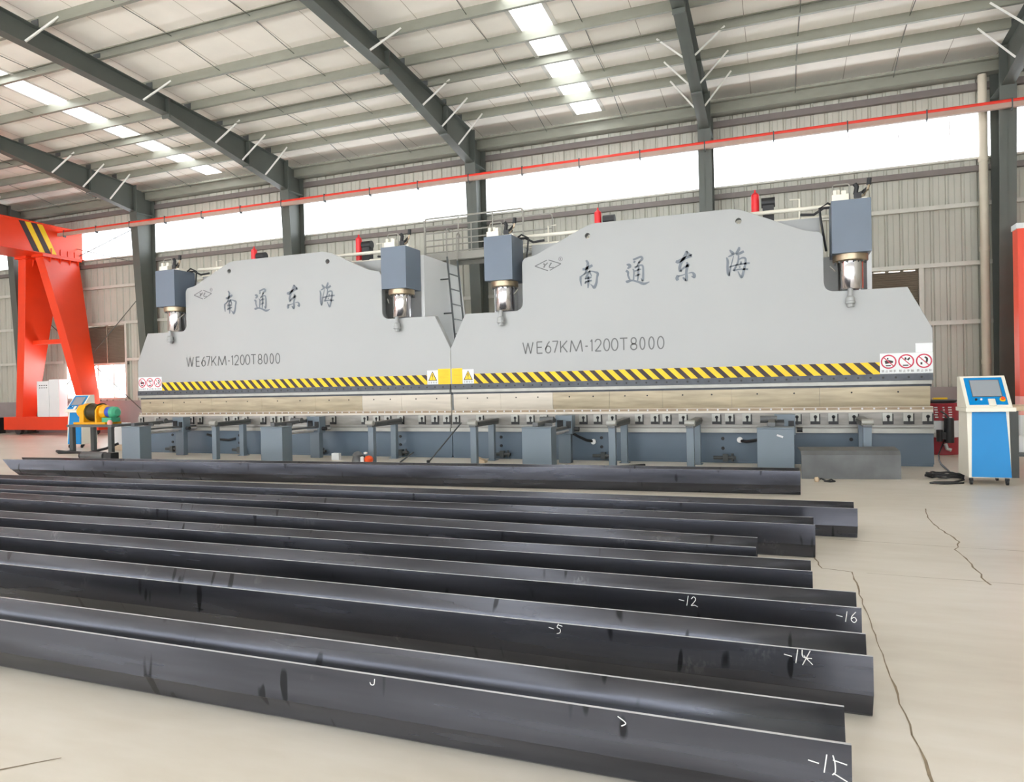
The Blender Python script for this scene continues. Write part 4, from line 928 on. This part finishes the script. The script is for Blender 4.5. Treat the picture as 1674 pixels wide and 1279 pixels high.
# ------------------------------------------------------------------ winch table at the far end of the presses
t = thing('work_table', 'dark steel table carrying the yellow winch', 'table', (-9.05, -.12, 0))
MB().box(-.72, .72, -.34, .34, .60, .655).build('top', 'plate_grey', t)
for x in (-.62, .62):
    for y in (-.27, .27): MB().box(x - .055, x + .055, y - .04, y + .04, 0, .60).build('leg', 'darkgrey', t)
t = thing('winch', 'yellow winch with a black drum and blue motor on the dark steel table', 'winch', (-9.1, -.12, .655))
MB().box(-.60, .42, -.22, .22, 0, .05).build('base_frame', 'gear_yellow', t, bevel=.004)
g = MB(); g.lathe([(0, 0), (.10, .0), (.16, .03), (.17, .18), (.19, .20), (.19, .26), (0, .26)], (-.60, 0, .30), 0, 24); g.box(-.48, -.34, -.16, .16, .05, .26); g.build('gearbox', 'gear_yellow', t, bevel=.003)
p = MB(); p.prism([(-.22, .05), (.22, .05), (.22, .32), (.16, .44), (0, .49), (-.16, .44), (-.22, .32)], 0, -.33, -.26); p.prism([(-.2, .05), (.2, .05), (.2, .32), (.14, .42), (0, .46), (-.14, .42), (-.2, .32)], 0, .08, .13); p.build('side_plate', 'gear_yellow', t)
MB().lathe([(0, 0), (.21, 0), (.21, .03), (.19, .04), (.19, .29), (.21, .30), (.21, .33), (0, .33)], (-.255, 0, .28), 0, 28).build('drum', 'olive', t)
MB().lathe([(0, 0), (.15, 0), (.17, .05), (.13, .15), (0, .15)], (.13, 0, .28), 0, 22).build('brake_housing', 'gear_yellow', t)
m_ = MB(); m_.mat(0).lathe([(0, 0), (.125, 0), (.125, .14), (0, .14)], (.28, 0, .28), 0, 20); m_.mat(1).lathe([(0, 0), (.14, 0), (.13, .10), (.08, .15), (0, .15)], (.42, 0, .27), 0, 20); m_.build('motor', ['dblue', 'green'], t)
MB().box(.20, .50, -.12, .12, .05, .15).build('motor_foot', 'green', t)
tag(MB().lathe([(0, 0), (.05, 0), (.055, .06), (.03, .1), (0, .1)], (-8.5, -.36, .655), 2, 14).build('paint_pot', 'pink'), 'small pink pot at the corner of the winch table', 'pot')
t = thing('vent_cabinet', 'pale slotted steel housing standing on the floor under the winch table edge', 'cabinet', (-9.75, .9, 0))
MB().prism([(-.28, 0), (.24, 0), (.24, .62), (-.14, .62)], 1, -.1, .16).build('body', 'paper', t)
v = MB()
for i in range(6): v.box(-.13 + i * .012 - .06, -.0 + i * .012 - .06, -.105, -.098, .2 + i * .06, .22 + i * .06)
v.build('slots', 'darkgrey', t)
t = thing('steel_tube_offcut', 'short grey steel tube lying on the floor before the first follower cabinet', 'tube', (-7.32, -1.62, 0))
b = MB(); b.lathe([(.04, 0), (.085, 0), (.085, .62), (.04, .62), (.04, 0)], (-.42, 0, .085), 0, 20); b.build('tube', 'plate_grey', t)
MB().lathe([(0, -.06), (.08, -.05), (.08, 0), (0, 0)], (-.42, 0, .085), 0, 18).build('end_cap', 'black', t)
tag(MB().box(-7.02, -6.80, -1.75, -1.56, 0, .16).build('rubber_block', 'black', bevel=.01), 'black rubber block on the floor against the first follower cabinet', 'block')
tag(MB().box(-9.15, -8.75, .25, .40, 0, .13).build('timber_block', 'wood'), 'brown timber offcut on the floor under the winch table', 'timber')
hose([(-9.62, -.42, .03), (-9.75, -.5, .02), (-9.9, -.62, .05), (-9.72, -.70, .03), (-9.3, -.55, .02), (-8.9, -.62, .02), (-8.7, -.30, .10), (-8.55, -.1, .2)], .03, 'dark hose trailing on the floor around the winch table legs')

# ------------------------------------------------------------------ small things lying by the press table
t = thing('paint_sprayer', 'small grey and orange sprayer on the floor behind the separate dark trough', 'sprayer', (-1.17, -1.34, 0))
g = MB(); g.lathe([(0, .02), (.10, .02), (.11, .04), (.085, .14), (.095, .17), (.06, .215), (.02, .23), (0, .23)], (-.07, 0, 0), 2, 18); g.build('cup', 'plate_grey', t)
MB().tube([(.0, -.02, .03), (.06, -.02, .06), (.05, .0, .16)], .035, 8).build('grip', 'black', t)
MB().lathe([(0, 0), (.035, 0), (.035, .12), (.0, .13)], (.07, -.07, .02), 2, 14).build('bottle', 'rubber_white', t)
MB().lathe([(0, -.09), (.05, -.06), (.078, -.02), (.078, .025), (.05, .06), (0, .075)], (.16, 0, .088), 2, 20).build('tank', 'or2', t)
MB().lathe([(0, 0), (.03, 0), (.035, .03), (.0, .04)], (.12, -.04, .19), 2, 12).build('cap', 'rubber_white', t)
hose([(-.87, -1.34, .03), (-.8, -1.36, .02), (-.7, -1.38, .04), (-.6, -1.5, .01)], .01, 'thin grey lead lying on the floor beside the sprayer', 'darkgrey')
tag(MB().box(-2.18, -2.02, -.80, -.72, 0, .13).build('wooden_block', 'paper'), 'small white block on the floor past the second follower cabinet', 'block')
tag(MB().add([(.72, -.75, 0), (.98, -.75, 0), (.98, -.62, 0), (.72, -.62, 0), (.74, -.75, .09), (.80, -.75, .11), (.80, -.62, .10), (.74, -.62, .09), (.98, -.75, .03), (.98, -.62, .03)],
    [(3, 2, 1, 0), (0, 1, 8, 5, 4), (2, 3, 7, 6, 9), (4, 5, 6, 7), (5, 8, 9, 6), (1, 2, 9, 8), (3, 0, 4, 7)]).build('timber_offcut', 'wood'), 'small timber offcut by the foot of a support arm near the press joint', 'timber')
tag(MB().bar((3.45, -1.02, .02), (3.78, -.72, .02), .05, .035).build('rubber_strip', 'black'), 'black rubber strip on the floor between cabinet and support arm', 'strip')
t = thing('steel_rod', 'long thin dark rod leaning on the press table near the joint', 'rod', (-.03, -.95, 0))
MB().tube([(0, 0, .01), (.27, .84, .67)], .013, 8).build('rod', 'darkgrey', t); MB().lathe([(0, 0), (.03, .01), (.03, .05), (0, .06)], (0, 0, 0), 2, 10).build('foot', 'black', t)
tag(MB().tube([(-.58, -.98, .012), (-.80, -.1, .10)], .014, 8).build('lever_bar', 'darkgrey'), 'short dark bar propped against the press table by the sprayer', 'bar')
